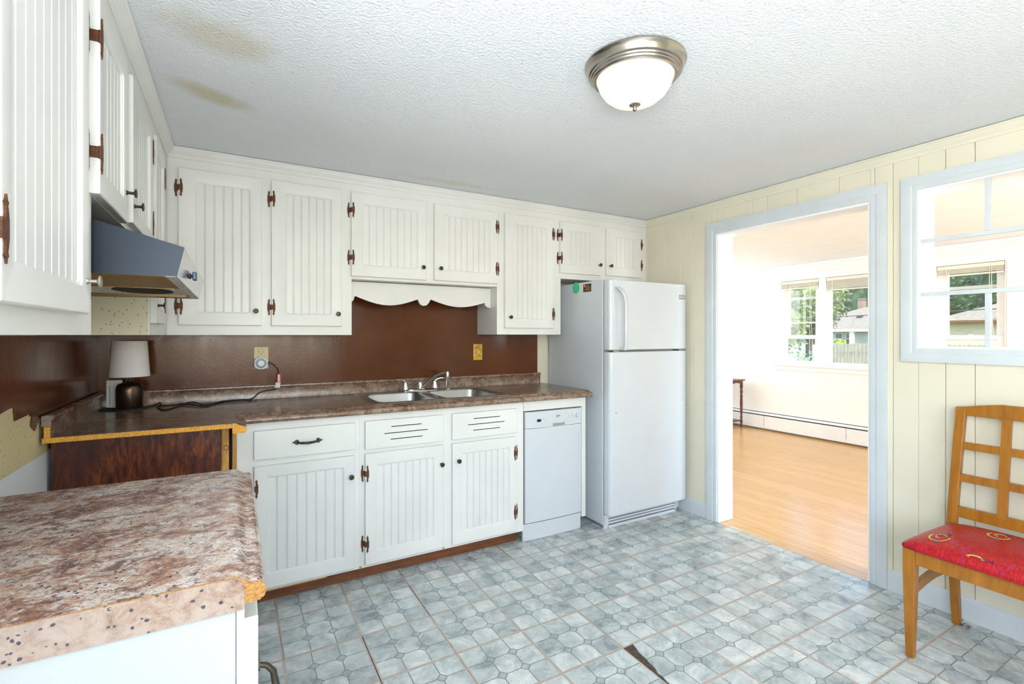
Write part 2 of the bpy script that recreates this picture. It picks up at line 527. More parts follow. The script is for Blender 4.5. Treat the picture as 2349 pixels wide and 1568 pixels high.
def text(name, body, size, mat, parent, mtx, depth=.0004, align='CENTER'):
    c = bpy.data.curves.new(name, 'FONT'); c.body = body; c.size = size; c.extrude = depth; c.align_x = align; c.align_y = 'CENTER'
    t = bpy.data.objects.new('tmp', c); COL.objects.link(t)
    dg = bpy.context.evaluated_depsgraph_get(); me = bpy.data.meshes.new_from_object(t.evaluated_get(dg))
    bpy.data.objects.remove(t); me.transform(mtx)
    if parent:
        w = wloc(parent); me.transform(Matrix.Translation(Vector(w) * -1))
    me.materials.clear(); me.materials.append(M[mat])
    o = bpy.data.objects.new(name, me); COL.objects.link(o)
    if parent: o.parent = parent
    return o
def basis(x, y, z, loc):
    m = Matrix((x, y, z)).transposed().to_4x4(); m.translation = Vector(loc); return m

# wall-plane frames: (along, outward, up) -> world
class Back:
    def __init__(s, y): s.y = y; s.k = 'b'
    def __call__(s, a, d, z): return (a, s.y - d, z)
class Left:
    def __init__(s, x): s.x = x; s.k = 'l'
    def __call__(s, a, d, z): return (s.x + d, a, z)
class Right:
    def __init__(s, x): s.x = x; s.k = 'r'
    def __call__(s, a, d, z): return (s.x - d, -a, z)
def fbox(mb, F, a0, a1, d0, d1, z0, z1):
    p, q = F(a0, d0, z0), F(a1, d1, z1); mb.box(p[0], q[0], p[1], q[1], p[2], q[2]); return mb

# ------------------------------------------------------------------ room shell
XW, YW, XR, ZC = -.608, 3.18, 2.875, 2.2
X2 = 3.02
YR = -1.9
# floor: subfloor slab with vinyl tiles laid on it
floor = struct(MB().box(XW - .1, X2, YR - .1, YW + .1, -.06, -.0032).build('floor', 'subfloor', smooth=0))
T = .3048
GX, GY = .1674, 2.4293
def clip_tile(cx, cy, poly=None):
    pass
x_lo, x_hi, y_lo, y_hi = XW, X2 - .12, YR, YW
tile_mesh = {}
def tile_me(w0, w1, h0, h1):
    k = (round(w0, 4), round(w1, 4), round(h0, 4), round(h1, 4))
    if k not in tile_mesh:
        g = .0007
        tile_mesh[k] = MB().box(w0 + g, w1 - g, h0 + g, h1 - g, -.003, 0).mesh('tile', 'vinyl_tile', smooth=0)
    return tile_mesh[k]
rnd = random.Random(3)
for i in range(-3, 9):
    for j in range(-15, 3):
        cx, cy = GX + (i + .5) * T, GY + (j + .5) * T
        w0, w1 = max(-T / 2, x_lo - cx), min(T / 2, (X2 - .004) - cx)
        h0, h1 = max(-T / 2, y_lo - cy), min(T / 2, y_hi - cy)
        if w1 - w0 < .02 or h1 - h0 < .02: continue
        if cx > 2.7 and not (cy + h1 < 2.2 and cy + h0 > 1.3): w1 = min(w1, XR - .002 - cx) if w1 + cx > XR else w1
        if i == 4 and j == -4:
            # torn tile: a jagged wedge of it is missing along its left side
            l, r_, b_, t_ = -T / 2 + .0007, T / 2 - .0007, -T / 2 + .0007, T / 2 - .0007
            pts = [(l + .052, t_), (r_, t_), (r_, b_), (l + .004, b_), (l + .007, b_ + .075), (l + .013, b_ + .11), (l + .010, b_ + .125),
                   (l + .022, b_ + .15), (l + .027, b_ + .19), (l + .034, b_ + .215), (l + .036, b_ + .255), (l + .046, b_ + .28)]
            mb = MB(); mb.prism(pts, 'z', -.003, .0012)
            inst('tile', mb.mesh('tile', 'vinyl_tile', smooth=0), floor, (cx + .001, cy, 0))
            continue
        o = inst('tile', tile_me(w0, w1, h0, h1), floor, (cx, cy, rnd.uniform(-.0004, .0004)), R(rnd.uniform(-.12, .12)))
        if (i, j) in ((1, -1), (0, -3), (0, -2), (7, -5), (8, -4)):
            o.location.x += -.0022

ceiling = struct(MB().box(XW - .1, X2 - .005, YR - .1, YW + .1, ZC, ZC + .1).build('ceiling', 'ceiling_texture', smooth=0))
wall_back = struct(MB().box(XW - .1, 3.4, YW, YW + .1, -.06, ZC).build('wall_back', 'cream_wall', smooth=0))
mb = MB()
mb.box(XW - .1, XW, YR, -1.5, -.06, ZC); mb.box(XW - .1, XW, -.2, YW, .853, ZC)
mb.box(XW - .1, XW, -1.5, -.2, .853, 1.0); mb.box(XW - .1, XW, -1.5, -.2, 2.0, ZC)
wall_left = struct(mb.build('wall_left', 'greasy_cream', smooth=0))
MB().box(XW - .1, XW + .0005, YR, YW, -.003, .853).build('lower_wall', 'lower_wall_paint', wall_left, smooth=0)
mb = MB()
mb.box(XW - .1, -.60, YR - .1, YR, -.06, ZC); mb.box(1.35, X2, YR - .1, YR, -.06, ZC)
mb.box(-.60, 1.35, YR - .1, YR, -.06, .85); mb.box(-.60, 1.35, YR - .1, YR, 2.05, ZC)
wall_rear = struct(mb.build('wall_rear', 'rear_wall_paint', smooth=0))

# glossy brown painted panels above the counters
brow = MB(); brow.box(XW + .001, 2.032, YW - .006, YW - .0005, .80, 1.64)
brow.build('painted_panel', 'brown_gloss', wall_back, smooth=0, bevel=.001)
torn = [(-.15, 1.284), (3.174, 1.284), (3.174, .86), (2.44, .86), (2.40, .95), (2.36, .985), (2.327, .99), (2.289, .953), (2.251, .977), (2.264, 1.014), (2.243, 1.010), (2.235, 1.045), (2.22, 1.018), (2.113, 1.015), (2.102, 1.06), (2.06, 1.058), (2.011, 1.054), (1.93, 1.04), (1.88, .99), (1.80, 1.03), (1.72, 1.02), (1.60, .96), (1.5, .93), (-.15, .93)]
MB().prism(torn, 'x', XW + .0008, XW + .0045).build('painted_panel', 'brown_gloss', wall_left, smooth=0)

# right wall: core plus vertical paneling boards around the doorway and the interior window
DY0, DY1, DZ = 1.28, 2.208, 1.98           # doorway
WY0, WY1, WZ0, WZ1 = .575, 1.075, 1.223, 1.987   # interior window
XC = XR + .010
mb = MB()
for (y0, y1, z0, z1) in ((DY1, YW, 0, ZC), (DY0, DY1, DZ, ZC), (WY1, DY0, 0, ZC), (WY0, WY1, 0, WZ0), (WY0, WY1, WZ1, ZC), (YR, WY0, 0, ZC)):
    mb.box(XC, X2, y0, y1, z0, z1)
wall_right = struct(mb.build('wall_right', 'living_wall_paint', smooth=0))
grooves = [3.18, 3.02, 2.86, 2.671, 2.52, 2.416, 2.257, 2.153, 1.948, 1.846, 1.662, 1.433, 1.262, 1.181, .973, .869, .66, .56, .36, .26, .05, -.05, -.26, -.36, -.57, -.67, -.88, -.98, -1.19, -1.29, -1.50, -1.6, YR]
def holes(y0, y1):
    segs = [(0, ZC - .002)]
    def cut(segs, a, b):
        out = []
        for s0, s1 in segs:
            if b <= s0 or a >= s1: out.append((s0, s1)); continue
            if a > s0: out.append((s0, a))
            if b < s1: out.append((b, s1))
        return out
    ym = (y0 + y1) / 2
    if DY0 - .03 < ym < DY1 + .03: segs = cut(segs, -.1, DZ)
    if WY0 < ym < WY1: segs = cut(segs, WZ0, WZ1)
    return segs
cuts = sorted(set(grooves + [DY0, DY1, WY0, WY1]), reverse=True)
for a, b in zip(cuts, cuts[1:]):
    g0 = .0016 if b in grooves else 0; g1 = .0016 if a in grooves else 0
    for (z0, z1) in holes(b, a):
        y0, y1 = b + g0, a - g1
        mb = MB()
        # board with eased V edges
        pts = [(XC, y0 - g0 * .6), (XR + .004, y0 - g0 * .6), (XR, y0 + .0018), (XR, y1 - .0018), (XR + .004, y1 + g1 * .6), (XC, y1 + g1 * .6)]
        mb.prism(pts, 'z', z0, z1).build('plank', 'cream_wall', wall_right, smooth=0)

# casings and jambs
def casing_ring(F, a0, a1, z0, z1, w, th, parent, mat, legs_to_floor=False, name='casing', bottom=True):
    prof = [(0, .0), (0, th * .55), (.008, th * .7), (w * .35, th * .62), (w * .4, th * .8), (w * .78, th), (w, th * .9), (w, 0)]
    def piece(p0, p1, kind):
        # mitred board built as rings of the profile
        rings = []
        for t in (0, 1):
            ring = []
            for (o, d) in prof:
                if kind == 'l': a, z = a0 - o, (z0 - (o if bottom else 0)) if t == 0 else z1 + o
                elif kind == 'r': a, z = a1 + o, (z0 - (o if bottom else 0)) if t == 0 else z1 + o
                elif kind == 't': a, z = (a0 - o if t == 0 else a1 + o), z1 + o
                else: a, z = (a0 - o if t == 0 else a1 + o), z0 - o
                ring.append(F(a, d, z))
            rings.append(ring)
        MB().loops(rings).build(name, mat, parent, smooth=25)
    piece(0, 0, 'l'); piece(0, 0, 'r'); piece(0, 0, 't')
    if bottom: piece(0, 0, 'b')
FR = Right(XR)
door = struct(bpy.data.objects.new('door_1', None)); COL.objects.link(door); door.location = (XR, (DY0 + DY1) / 2, 0)
casing_ring(FR, -DY1, -DY0, .001, DZ, .078, .017, door, 'trim_paint', bottom=False)
for (y0, y1) in ((DY0 - .002, DY0 + .012), (DY1 - .012, DY1 + .002)):
    MB().box(XR - .001, X2 + .006, y0, y1, .001, DZ + .002).build('jamb', 'living_trim_paint', door, smooth=0, bevel=.001)
MB().box(XR - .001, X2 + .006, DY0 + .012, DY1 - .012, DZ - .012, DZ + .002).build('head_jamb', 'living_trim_paint', door, smooth=0, bevel=.001)
casing_ring(lambda a, d, z: (X2 + d, a, z), DY0, DY1, .001, DZ, .078, .017, door, 'living_trim_paint', bottom=False)

win = struct(bpy.data.objects.new('window_1', None)); COL.objects.link(win); win.location = (XR, (WY0 + WY1) / 2, WZ0)
casing_ring(FR, -WY1, -WY0, WZ0, WZ1, .067, .017, win, 'trim_paint')
mb = MB(); e = .008
mb.box(XR - .001, X2 + .006, WY1 - e, WY1, WZ0, WZ1); mb.box(XR - .001, X2 + .006, WY0, WY0 + e, WZ0, WZ1)
mb.box(XR - .001, X2 + .006, WY0 + e, WY1 - e, WZ0, WZ0 + e); mb.box(XR - .001, X2 + .006, WY0 + e, WY1 - e, WZ1 - e, WZ1)
mb.build('jamb', 'living_trim_paint', win, smooth=0)
for z in (1.737, 1.481):
    MB().box(XR + .001, XR + .020, WY0 + e, WY1 - e, z - .0095, z + .0095).build('glazing_bar', 'trim_paint', win, smooth=0, bevel=.0015)
for (z0, z1) in ((1.747, WZ1 - e), (WZ0 + e, 1.471)):
    MB().box(XR + .001, XR + .020, .817, .836, z0, z1).build('glazing_bar', 'trim_paint', win, smooth=0, bevel=.0015)
casing_ring(lambda a, d, z: (X2 + d, a, z), WY0, WY1, WZ0, WZ1, .067, .017, win, 'living_trim_paint')
ybm = (WY0 + WY1) / 2

# baseboards, crown
bp = [(0, 0), (.010, 0), (.010, .088), (.007, .097), (.002, .103), (0, .103)]
bb = struct(MB().sweep([(XR, DY1 + .079), (XR, YW)], bp, side=-1).build('baseboard_right', 'trim_paint', smooth=30))
MB().sweep([(XR, YR), (XR, DY0 - .079)], bp, side=-1).build('board', 'trim_paint', bb, smooth=30)
MB().box(XR - .003, XR + .012, DY0 + .012, DY1 - .012, -.0025, .0008).build('threshold', 'oak_strip', bb, smooth=0)
cprof = [(0, 2.148), (.006, 2.148), (.010, 2.154), (.010, 2.162), (.014, 2.166), (.026, 2.178), (.029, 2.186), (.034, 2.189), (.034, 2.1968), (0, 2.1968)]
t1 = struct(MB().sweep([(XR, YR), (XR, 2.87)], [(o * .8, z) for o, z in cprof], side=-1).build('trim_1', 'cream_wall', smooth=30))
t2 = struct(MB().sweep([(-.289, .28), (-.289, 2.871), (XR - .001, 2.871)], cprof, side=1).build('trim_2', 'cabinet_paint', smooth=30))

# ------------------------------------------------------------------ cabinet hardware and doors
def hinge_leaf_pts(s):
    h = [(.0045, .013), (.006, .014), (.0075, .021), (.0065, .028), (.0075, .031), (.0045, .036), (.0085, .0395), (.0105, .047),
         (.0125, .0395), (.0165, .036), (.0135, .031), (.0155, .026), (.0185, .012)]
    up = h; dn = [(x, -z) for x, z in reversed(h)]
    pts = [(.0, .013)] + up + dn + [(.0, -.013)]
    return [(s * x, z) for x, z in pts]
HM = {}
def hinge_mesh(F, door_side):
    k = (F.k, door_side)
    if k in HM: return HM[k]
    F0 = {'b': Back(0), 'l': Left(0)}[F.k]
    mb = MB()
    for s in (-1, 1):
        on_door = (s == door_side)
        d0, d1 = (.0200, .0230) if on_door else (.0002, .0032)
        pts = hinge_leaf_pts(s)
        mb.loops([[F0(x, d0, z) for x, z in pts], [F0(x, d1, z) for x, z in pts]])
    # knuckle at the door edge, standing proud
    mb.loops([[F0(.0030 * math.cos(q) - door_side * .001, .0200 + .0030 * math.sin(q), z) for q in [i * math.pi / 4 for i in range(8)]] for z in (-.014, -.005, -.0049, .005, .0051, .014)])
    mb.box(*[c for pr in zip(F0(-.0045, .001, -.013), F0(.0045, .0035, .013)) for c in pr]) if False else None
    p, q = F0(-.001 * door_side - .0015, .001, -.013), F0(-.001 * door_side + .0015, .021, .013)
    mb.box(p[0], q[0], p[1], q[1], p[2], q[2])
    HM[k] = mb.mesh('hinge', 'hinge_copper', smooth=30); return HM[k]
KM = {}
def knob_mesh(F, mat):
    k = (F.k, mat)
    if k not in KM:
        mb = MB(); prof = [(.0065, 0), (.006, .002), (.0042, .004), (.0042, .016), (.006, .018), (.0118, .0195), (.0128, .0215), (.0115, .0235), (.006, .0245), (.001, .0247)]
        if F.k == 'b': mb.lathe([(r, -h) for r, h in prof], (0, 0, 0), 20, 'y')
        else: mb.lathe(prof, (0, 0, 0), 20, 'x')
        KM[k] = mb.mesh('knob', mat, smooth=40)
    return KM[k]
DT = .020
def door_mesh(F, a0, a1, z0, z1, p0, p1, q0, q1, r=.012):
    mb = MB()
    arcs = []
    for (cx, cz, s) in ((p1 - r, q1 - r, 0), (p0 + r, q1 - r, 90), (p0 + r, q0 + r, 180), (p1 - r, q0 + r, 270)):
        arcs.append([(cx + r * math.cos(R(s + t * 22.5)), cz + r * math.sin(R(s + t * 22.5))) for t in range(5)])
    oc = [(a1, z1), (a0, z1), (a0, z0), (a1, z0)]
    ease = .0025
    oi = [(a1 - ease, z1 - ease), (a0 + ease, z1 - ease), (a0 + ease, z0 + ease), (a1 - ease, z0 + ease)]
    V = []; Fc = []
    def v(a, d, z): V.append(F(a, d, z)); return len(V) - 1
    O = [v(a, DT, z) for a, z in oi]; OB = [v(a, DT - ease, z) for a, z in oc]; OC = [v(a, .0004, z) for a, z in oc]
    inner = [[v(a, DT, z) for a, z in arc] for arc in arcs]
    for k in range(4):
        arc = inner[k]
        for t in range(4): Fc.append([O[k], arc[t + 1], arc[t]])
        nk = (k + 1) % 4
        Fc.append([O[k], O[nk], inner[nk][0], arc[-1]])
        Fc.append([O[k], O[nk], OB[nk], OB[k]]); Fc.append([OB[k], OB[nk], OC[nk], OC[k]])
    Fc.append(OC)
    flat = [p for arc in arcs for p in arc]; fi = [i for arc in inner for i in arc]
    ca, cz = (p0 + p1) / 2, (q0 + q1) / 2
    prev = fi
    for (ins, d) in ((.0015, DT - .0005), (.0035, DT - .004), (.006, DT - .0045), (.008, DT - .0085)):
        cur = []
        for (a, z) in flat:
            fa = (a - ca) / ((p1 - p0) / 2); fz = (z - cz) / ((q1 - q0) / 2)
            cur.append(v(a - ins * max(-1, min(1, fa * 1.0)), d, z - ins * max(-1, min(1, fz * 1.0))))
        for k in range(len(prev)): n = (k + 1) % len(prev); Fc.append([prev[k], prev[n], cur[n], cur[k]])
        prev = cur
    mb.add(V, Fc); return mb
def bead_mesh(F, p0, p1, q0, q1, pitch=.0415):
    n = max(3, round((p1 - p0) / pitch)); w = (p1 - p0) / n
    pts = [(p0, DT - .0088)]
    for k in range(1, n):
        a = p0 + k * w
        pts += [(a - .0042, DT - .0088), (a - .0032, DT - .0130), (a - .0020, DT - .0130), (a - .0008, DT - .0098), (a + .0020, DT - .0094), (a + .0027, DT - .0115), (a + .0037, DT - .0115), (a + .0044, DT - .0088)]
    pts += [(p1, DT - .0088), (p1, .001), (p0, .001)]
    return MB().loops([[F(a, d, q0) for a, d in pts], [F(a, d, q1) for a, d in pts]])
def cab_door(F, root, box, panel, hinge_side, hz, knob=None, knob_mat='knob_bronze', pitch=.0415):
    a0, a1, z0, z1 = box; p0, p1, q0, q1 = panel
    d = door_mesh(F, a0, a1, z0, z1, p0, p1, q0, q1).build('door', 'cabinet_paint', root, smooth=30)
    bead_mesh(F, p0 + .0015, p1 - .0015, q0 + .0015, q1 - .0015, pitch).build('beadboard_panel', 'cabinet_paint', d, smooth=25)
    hx = a0 if hinge_side < 0 else a1
    for z in hz:
        inst('hinge', hinge_mesh(F, 1 if hinge_side < 0 else -1), d, F(hx, 0, z))
    if knob: inst('knob', knob_mesh(F, knob_mat), d, F(knob[0], DT, knob[1]))
    return d

# ------------------------------------------------------------------ upper cabinets, back wall
FB = Back(2.871)
def upper(label, F, a0, a1, z0, depth=.30, z1=2.1985, loc=None, lip=0):
    root = thing('upper_cabinet', label, 'cabinet', F((a0 + a1) / 2, -depth / 2, z0), 'white upper kitchen cabinets')
    mb = MB(); g = .0001
    fbox(mb, F, a0 + g, a1 - g, -depth, 0, z0, z1)
    mb.build('cabinet_body', 'cabinet_paint', root, smooth=0, bevel=.0004)
    return root
YD = YW - 2.871 - .007
uc = upper('wide white upper cabinet in the corner above the table lamp, two tall beadboard doors', FB, -.288, .579, 1.286, YD)
cab_door(FB, uc, (-.240, .120, 1.335, 2.101), (-.172, .070, 1.394, 2.041), -1, (2.004, 1.428), (.093, 1.410))
cab_door(FB, uc, (.166, .521, 1.335, 2.103), (.233, .469, 1.394, 2.044), -1, (2.004, 1.433), (.500, 1.403))
uc = upper('short white upper cabinet over the sink with the scalloped valance below', FB, .579, 1.517, 1.607, YD)
cab_door(FB, uc, (.573, 1.020, 1.622, 2.101), (.633, .968, 1.683, 2.040), -1, (1.998, 1.728), (.995, 1.697))
cab_door(FB, uc, (1.071, 1.516, 1.625, 2.099), (1.130, 1.461, 1.687, 2.039), 1, (2.003, 1.725), (1.108, 1.698))
uc = upper('narrow tall white upper cabinet with one door, left of the refrigerator', FB, 1.517, 2.035, 1.289, YD)
cab_door(FB, uc, (1.569, 1.967, 1.333, 2.102), (1.629, 1.908, 1.394, 2.040), 1, (2.000, 1.434), (1.606, 1.406))
uc = upper('small white upper cabinet above the refrigerator, two low doors', FB, 2.035, XR - .001, 1.692, YD)
cab_door(FB, uc, (2.020, 2.390, 1.732, 2.100), (2.074, 2.338, 1.794, 2.042), -1, (2.002, 1.837), (2.375, 1.809))
cab_door(FB, uc, (2.447, 2.815, 1.737, 2.101), (2.508, 2.764, 1.796, 2.041), 1, (2.000, 1.837), (2.482, 1.810))

# scalloped valance over the sink
def arc_pts(x0, z0, x1, z1, zb, n=14):
    return [(x0 + (x1 - x0) * t / n, (z0 + (z1 - z0) * t / n) + (zb - (z0 + z1) / 2) * math.sin(math.pi * t / n)) for t in range(n + 1)]
vp_ = [(.5795, 1.603), (.5795, 1.475)] + [(.5795 + .034 * math.sin(R(q)), 1.513 - .038 * math.cos(R(q))) for q in (20, 45, 70, 90)] \
    + arc_pts(.622, 1.516, 1.003, 1.511, 1.468) + [(1.012, 1.490), (1.024, 1.476), (1.040, 1.471), (1.060, 1.475), (1.075, 1.490), (1.086, 1.511)] \
    + arc_pts(1.092, 1.512, 1.473, 1.504, 1.470) + [(1.478, 1.488), (1.490, 1.476), (1.505, 1.471), (1.5165, 1.470), (1.5165, 1.603)]
val = MB().prism(vp_, 'y', 2.965, 2.985).build('valance', 'cabinet_paint', smooth=20)
tag(val, 'white scalloped wooden valance board under the cabinet over the sink', 'valance')

# ------------------------------------------------------------------ upper cabinets, left wall
FL = Left(-.288)
LD = .288 + XW + .002   # negative
ldep = -XW - .288 - .006
uc = upper('large white upper cabinet nearest the camera, in front of the range hood', FL, .28, 1.452, 1.286, ldep)
cab_door(FL, uc, (.890, 1.336, 1.330, 2.10), (.926, 1.289, 1.384, 2.045), -1, (1.99, 1.428), (1.318, 1.398), 'knob_steel', .040)
cab_door(FL, uc, (.33, .835, 1.330, 2.10), (.39, .78, 1.384, 2.045), 1, (1.99, 1.428), (.36, 1.398), 'knob_steel', .040)
uc = upper('short white upper cabinet above the range hood, two doors', FL, 1.452, 2.330, 1.607, ldep)
cab_door(FL, uc, (1.430, 1.775, 1.608, 2.07), (1.468, 1.712, 1.665, 2.012), -1, (1.966, 1.702), (1.742, 1.690), 'knob_bronze')
cab_door(FL, uc, (1.842, 2.265, 1.625, 2.07), (1.925, 2.195, 1.665, 2.012), 1, (1.972, 1.704), (1.868, 1.680), 'knob_bronze')
uc = upper('narrow white upper cabinet in the corner beyond the range hood, greasy side', FL, 2.330, 2.870, 1.286, ldep)
cab_door(FL, uc, (2.352, 2.620, 1.333, 2.07), (2.40, 2.570, 1.394, 2.012), 1, (1.970, 1.428), (2.390, 1.404), 'knob_bronze')
MB().box(XW + .002, -.293, 2.3275, 2.3302, 1.287, 1.606).build('side_panel', 'greasy_panel', uc, smooth=0)

# ------------------------------------------------------------------ range hood
hood = thing('range_hood', 'dark steel range hood with chrome front under the left wall cabinets', 'hood', (-.36, 1.89, 1.43))
HY0, HY1 = 1.463, 2.322
prof = [(-.604, 1.428), (-.126, 1.431), (-.110, 1.505), (-.288, 1.556), (-.38, 1.583), (-.604, 1.583)]
# near end, far end, top and front as a shell; the underside is a recessed pan
def shell_end(y0, y1): return MB().prism(prof, 'y', y0, y1)
shell_end(HY0, HY0 + .002).build('end_panel', 'hood_steel', hood, smooth=0)
shell_end(HY1 - .002, HY1).build('end_panel', 'hood_steel', hood, smooth=0)
MB().prism([(-.110, 1.505), (-.288, 1.556), (-.38, 1.583), (-.604, 1.583), (-.604, 1.580), (-.38, 1.580), (-.288, 1.553), (-.1115, 1.502)], 'y', HY0 + .002, HY1 - .002).build('top_panel', 'hood_steel', hood, smooth=0)
MB().prism([(-.126, 1.431), (-.110, 1.505), (-.1125, 1.503), (-.1285, 1.432)], 'y', HY0 + .002, HY1 - .002).build('front_panel', 'hood_chrome', hood, smooth=0)
MB().box(-.1285, -.150, HY0 + .002, HY1 - .002, 1.4300, 1.4318).build('front_flange', 'dirty_metal', hood, smooth=0)
PY0, PY1 = 1.84, 2.20
MB().box(-.604, -.150, HY0 + .002, PY0, 1.4300, 1.4318).build('grease_flange', 'grease_gold', hood, smooth=0)
MB().box(-.604, -.150, PY1, HY1 - .002, 1.4300, 1.4318).build('grease_flange', 'grease_gold', hood, smooth=0)
MB().box(-.604, -.150, PY0, PY1, 1.4345, 1.437).build('underside_pan', 'dirty_metal', hood, smooth=0)
MB().box(-.604, -.165, PY0 - .004, PY0 + .001, 1.4285, 1.4345).build('pan_lip', 'tack_metal', hood, smooth=0)
MB().box(-.604, -.160, PY1 - .001, PY1 + .004, 1.4285, 1.4345).build('pan_lip', 'tack_metal', hood, smooth=0)
pts = [(-.265 + .082 * math.cos(R(q)), 2.02 + .135 * math.sin(R(q))) for q in range(0, 360, 15)]
MB().prism(pts, 'z', 1.4330, 1.4347).build('fan_opening', 'dark_slot', hood, smooth=0)
kn = MB(); kn.lathe([(.009, 0), (.009, .003), (.005, .004), (.005, .009)], (-.1195, 1.755, 1.463), 16, 'x')
kn = kn.build('control_knob', 'black_rubber', hood)
MB().box(-.1115, -.101, 1.738, 1.772, 1.451, 1.475).build('knob_cap', 'hood_knob_blue', kn, bevel=.002)

# ------------------------------------------------------------------ base cabinets, back wall
FBB = Back(2.590)
def pull_mesh_parts(root, c, F, mat='knob_bronze', vertical=False):
    """arched iron pull with spade-shaped end plates"""
    def P(a, d, z): return F(c[0] + (z if vertical else a), d, c[1] + (a if vertical else z))
    mb = MB()
    for s in (-1, 1):
        pts = [(s * .040, .008), (s * .046, .0125), (s * .053, .0115), (s * .060, .005), (s * .072, 0), (s * .060, -.005), (s * .053, -.0115), (s * .046, -.0125), (s * .040, -.008)]
        mb.loops([[P(a, DT + .0002, z) for a, z in pts], [P(a, DT + .0035, z) for a, z in pts]])
    path = [P(-.046, DT + .002, 0), P(-.042, DT + .014, -.001), P(-.030, DT + .024, -.002), P(0, DT + .029, -.003), P(.030, DT + .024, -.002), P(.042, DT + .014, -.001), P(.046, DT + .002, 0)]
    mb.tube(path, [.0045, .0048, .0055, .0065, .0055, .0048, .0045], 10)
    return mb.build('pull_handle', mat, root, smooth=40)
def drawer(F, root, a0, a1, z0, z1):
    mb = MB(); fbox(mb, F, a0, a1, .0004, DT, z0, z1)
    return mb.build('drawer_front', 'cabinet_paint', root, smooth=0, bevel=.003)

bc = thing('base_cabinet', 'white base cabinet with one drawer and one door, left of the sink cabinet', 'cabinet', (.28, 2.85, .02), 'white base cabinets')
mb = MB(); mb.box(.006, .5604, 2.590, 3.10, .072, .8745); mb.build('cabinet_body', 'cabinet_paint', bc, smooth=0, bevel=.0004)
MB().box(.006, .56, 2.638, 2.66, .0006, .0716).build('toe_kick', 'kick_wood', bc, smooth=0)
dr = drawer(FBB, bc, .076, .537, .699, .835)
pull_mesh_parts(dr, (.309, .766), FBB)
cab_door(FBB, bc, (.076, .533, .088, .667), (.128, .482, .154, .617), -1, (.565, .19), (.514, .563))
MB().box(.012, .40, 2.5895, 2.5905, .0665, .0725).build('chipped_edge', 'raw_wood', bc, smooth=0)
bc = thing('base_cabinet', 'white base cabinet under the sink with vent slots and two doors', 'cabinet', (1.05, 2.85, .02), 'white base cabinets')
mb = MB(); mb.box(.5606, 1.5525, 2.590, 3.10, .072, .70); mb.box(.5606, 1.5525, 2.590, 2.612, .70, .8745); mb.build('cabinet_body', 'cabinet_paint', bc, smooth=0, bevel=.0004)
MB().box(.5608, 1.535, 2.638, 2.66, .0006, .0716).build('toe_kick', 'kick_wood', bc, smooth=0)
for (a0, a1, sl) in ((.587, 1.020, ((.723, .890, .799), (.686, .925, .765), (.719, .895, .732))), (1.073, 1.500, ((1.204, 1.379, .800), (1.170, 1.409, .767), (1.204, 1.379, .733)))):
    dr = drawer(FBB, bc, a0, a1, .690, .837)
    for (s0, s1, z) in sl:
        mb = MB(); fbox(mb, FBB, s0, s1, DT - .0004, DT + .0004, z - .0022, z + .0022); mb.build('vent_slot', 'dark_slot', dr, smooth=0)
cab_door(FBB, bc, (.587, 1.020, .090, .668), (.642, .966, .155, .608), -1, (.565, .199), (1.005, .562))
cab_door(FBB, bc, (1.073, 1.494, .090, .667), (1.127, 1.449, .158, .608), 1, (.566, .206), (1.108, .568))
for (x, z) in ((.560, .079), (1.02, .082)):
    MB().box(x, x + .012, 2.5893, 2.5902, z - .008, z + .005).build('chipped_edge', 'raw_wood', bc, smooth=0)
# face frame around the dishwasher
sur = thing('cabinet_frame', 'white wooden frame boards around the dishwasher', 'frame', (1.80, 2.6, .08))
MB().box(1.5555, 2.040, 2.590, 2.610, .812, .8745).build('rail', 'cabinet_paint', sur, smooth=0, bevel=.001)
MB().box(2.008, 2.040, 2.590, 3.10, .076, .812).build('stile', 'cabinet_paint', sur, smooth=0, bevel=.001)
for (x, z) in ((1.566, .835), (2.027, .835)):
    MB().lathe([(.002, 0), (.002, -.0006)], (x, 2.590, z), 8, 'y').build('nail', 'dark_slot', sur)

# dishwasher
dw = thing('dishwasher', 'slim white built-in dishwasher between the base cabinet and the refrigerator', 'dishwasher', (1.79, 2.85, 0))
MB().box(1.562, 2.004, 2.60, 3.10, .02, .806).build('body', 'appliance_gray', dw, smooth=0)
def curved_front(x0, x1, yb, yf, bulge, z0, z1, n=14):
    pts = [(x0, yb)] + [(x0 + (x1 - x0) * k / n, yf - bulge * (1 - (2 * k / n - 1) ** 2) if k not in (0, n) else yf + .002) for k in range(n + 1)] + [(x1, yb)]
    return MB().prism(pts, 'z', z0, z1)
curved_front(1.566, 2.003, 2.60, 2.585, .008, .113, .700).build('door', 'appliance_white', dw, smooth=40, bevel=.002)
cp = curved_front(1.565, 2.003, 2.60, 2.584, .008, .702, .805).build('control_panel', 'appliance_white', dw, smooth=40, bevel=.002)
curved_front(1.5545, 2.003, 2.615, 2.594, .008, .0008, .105).build('kick_plate', 'appliance_white', dw, smooth=40, bevel=.003)
def on_dw(x): # surface of the bulged panel
    k = (x - 1.565) / .438; return 2.584 - .008 * (1 - (2 * k - 1) ** 2)
def dwp(x0, x1, z0, z1, name, mat, h=.0006):
    y = min(on_dw(x0), on_dw(x1)); return MB().box(x0, x1, y - h, y + .004, z0, z1).build(name, mat, cp, smooth=0)
dwp(1.648, 1.678, .740, .756, 'display', 'display_black')
dwp(1.766, 1.860, .704, .722, 'handle_recess', 'printed_gray', .0003)
mtx = lambda x, y, z: basis((1, 0, 0), (0, 0, 1), (0, -1, 0), (x, y, z))
text('lettering', 'SPT', .021, 'display_black', cp, mtx(1.808, on_dw(1.808) - .0005, .764))
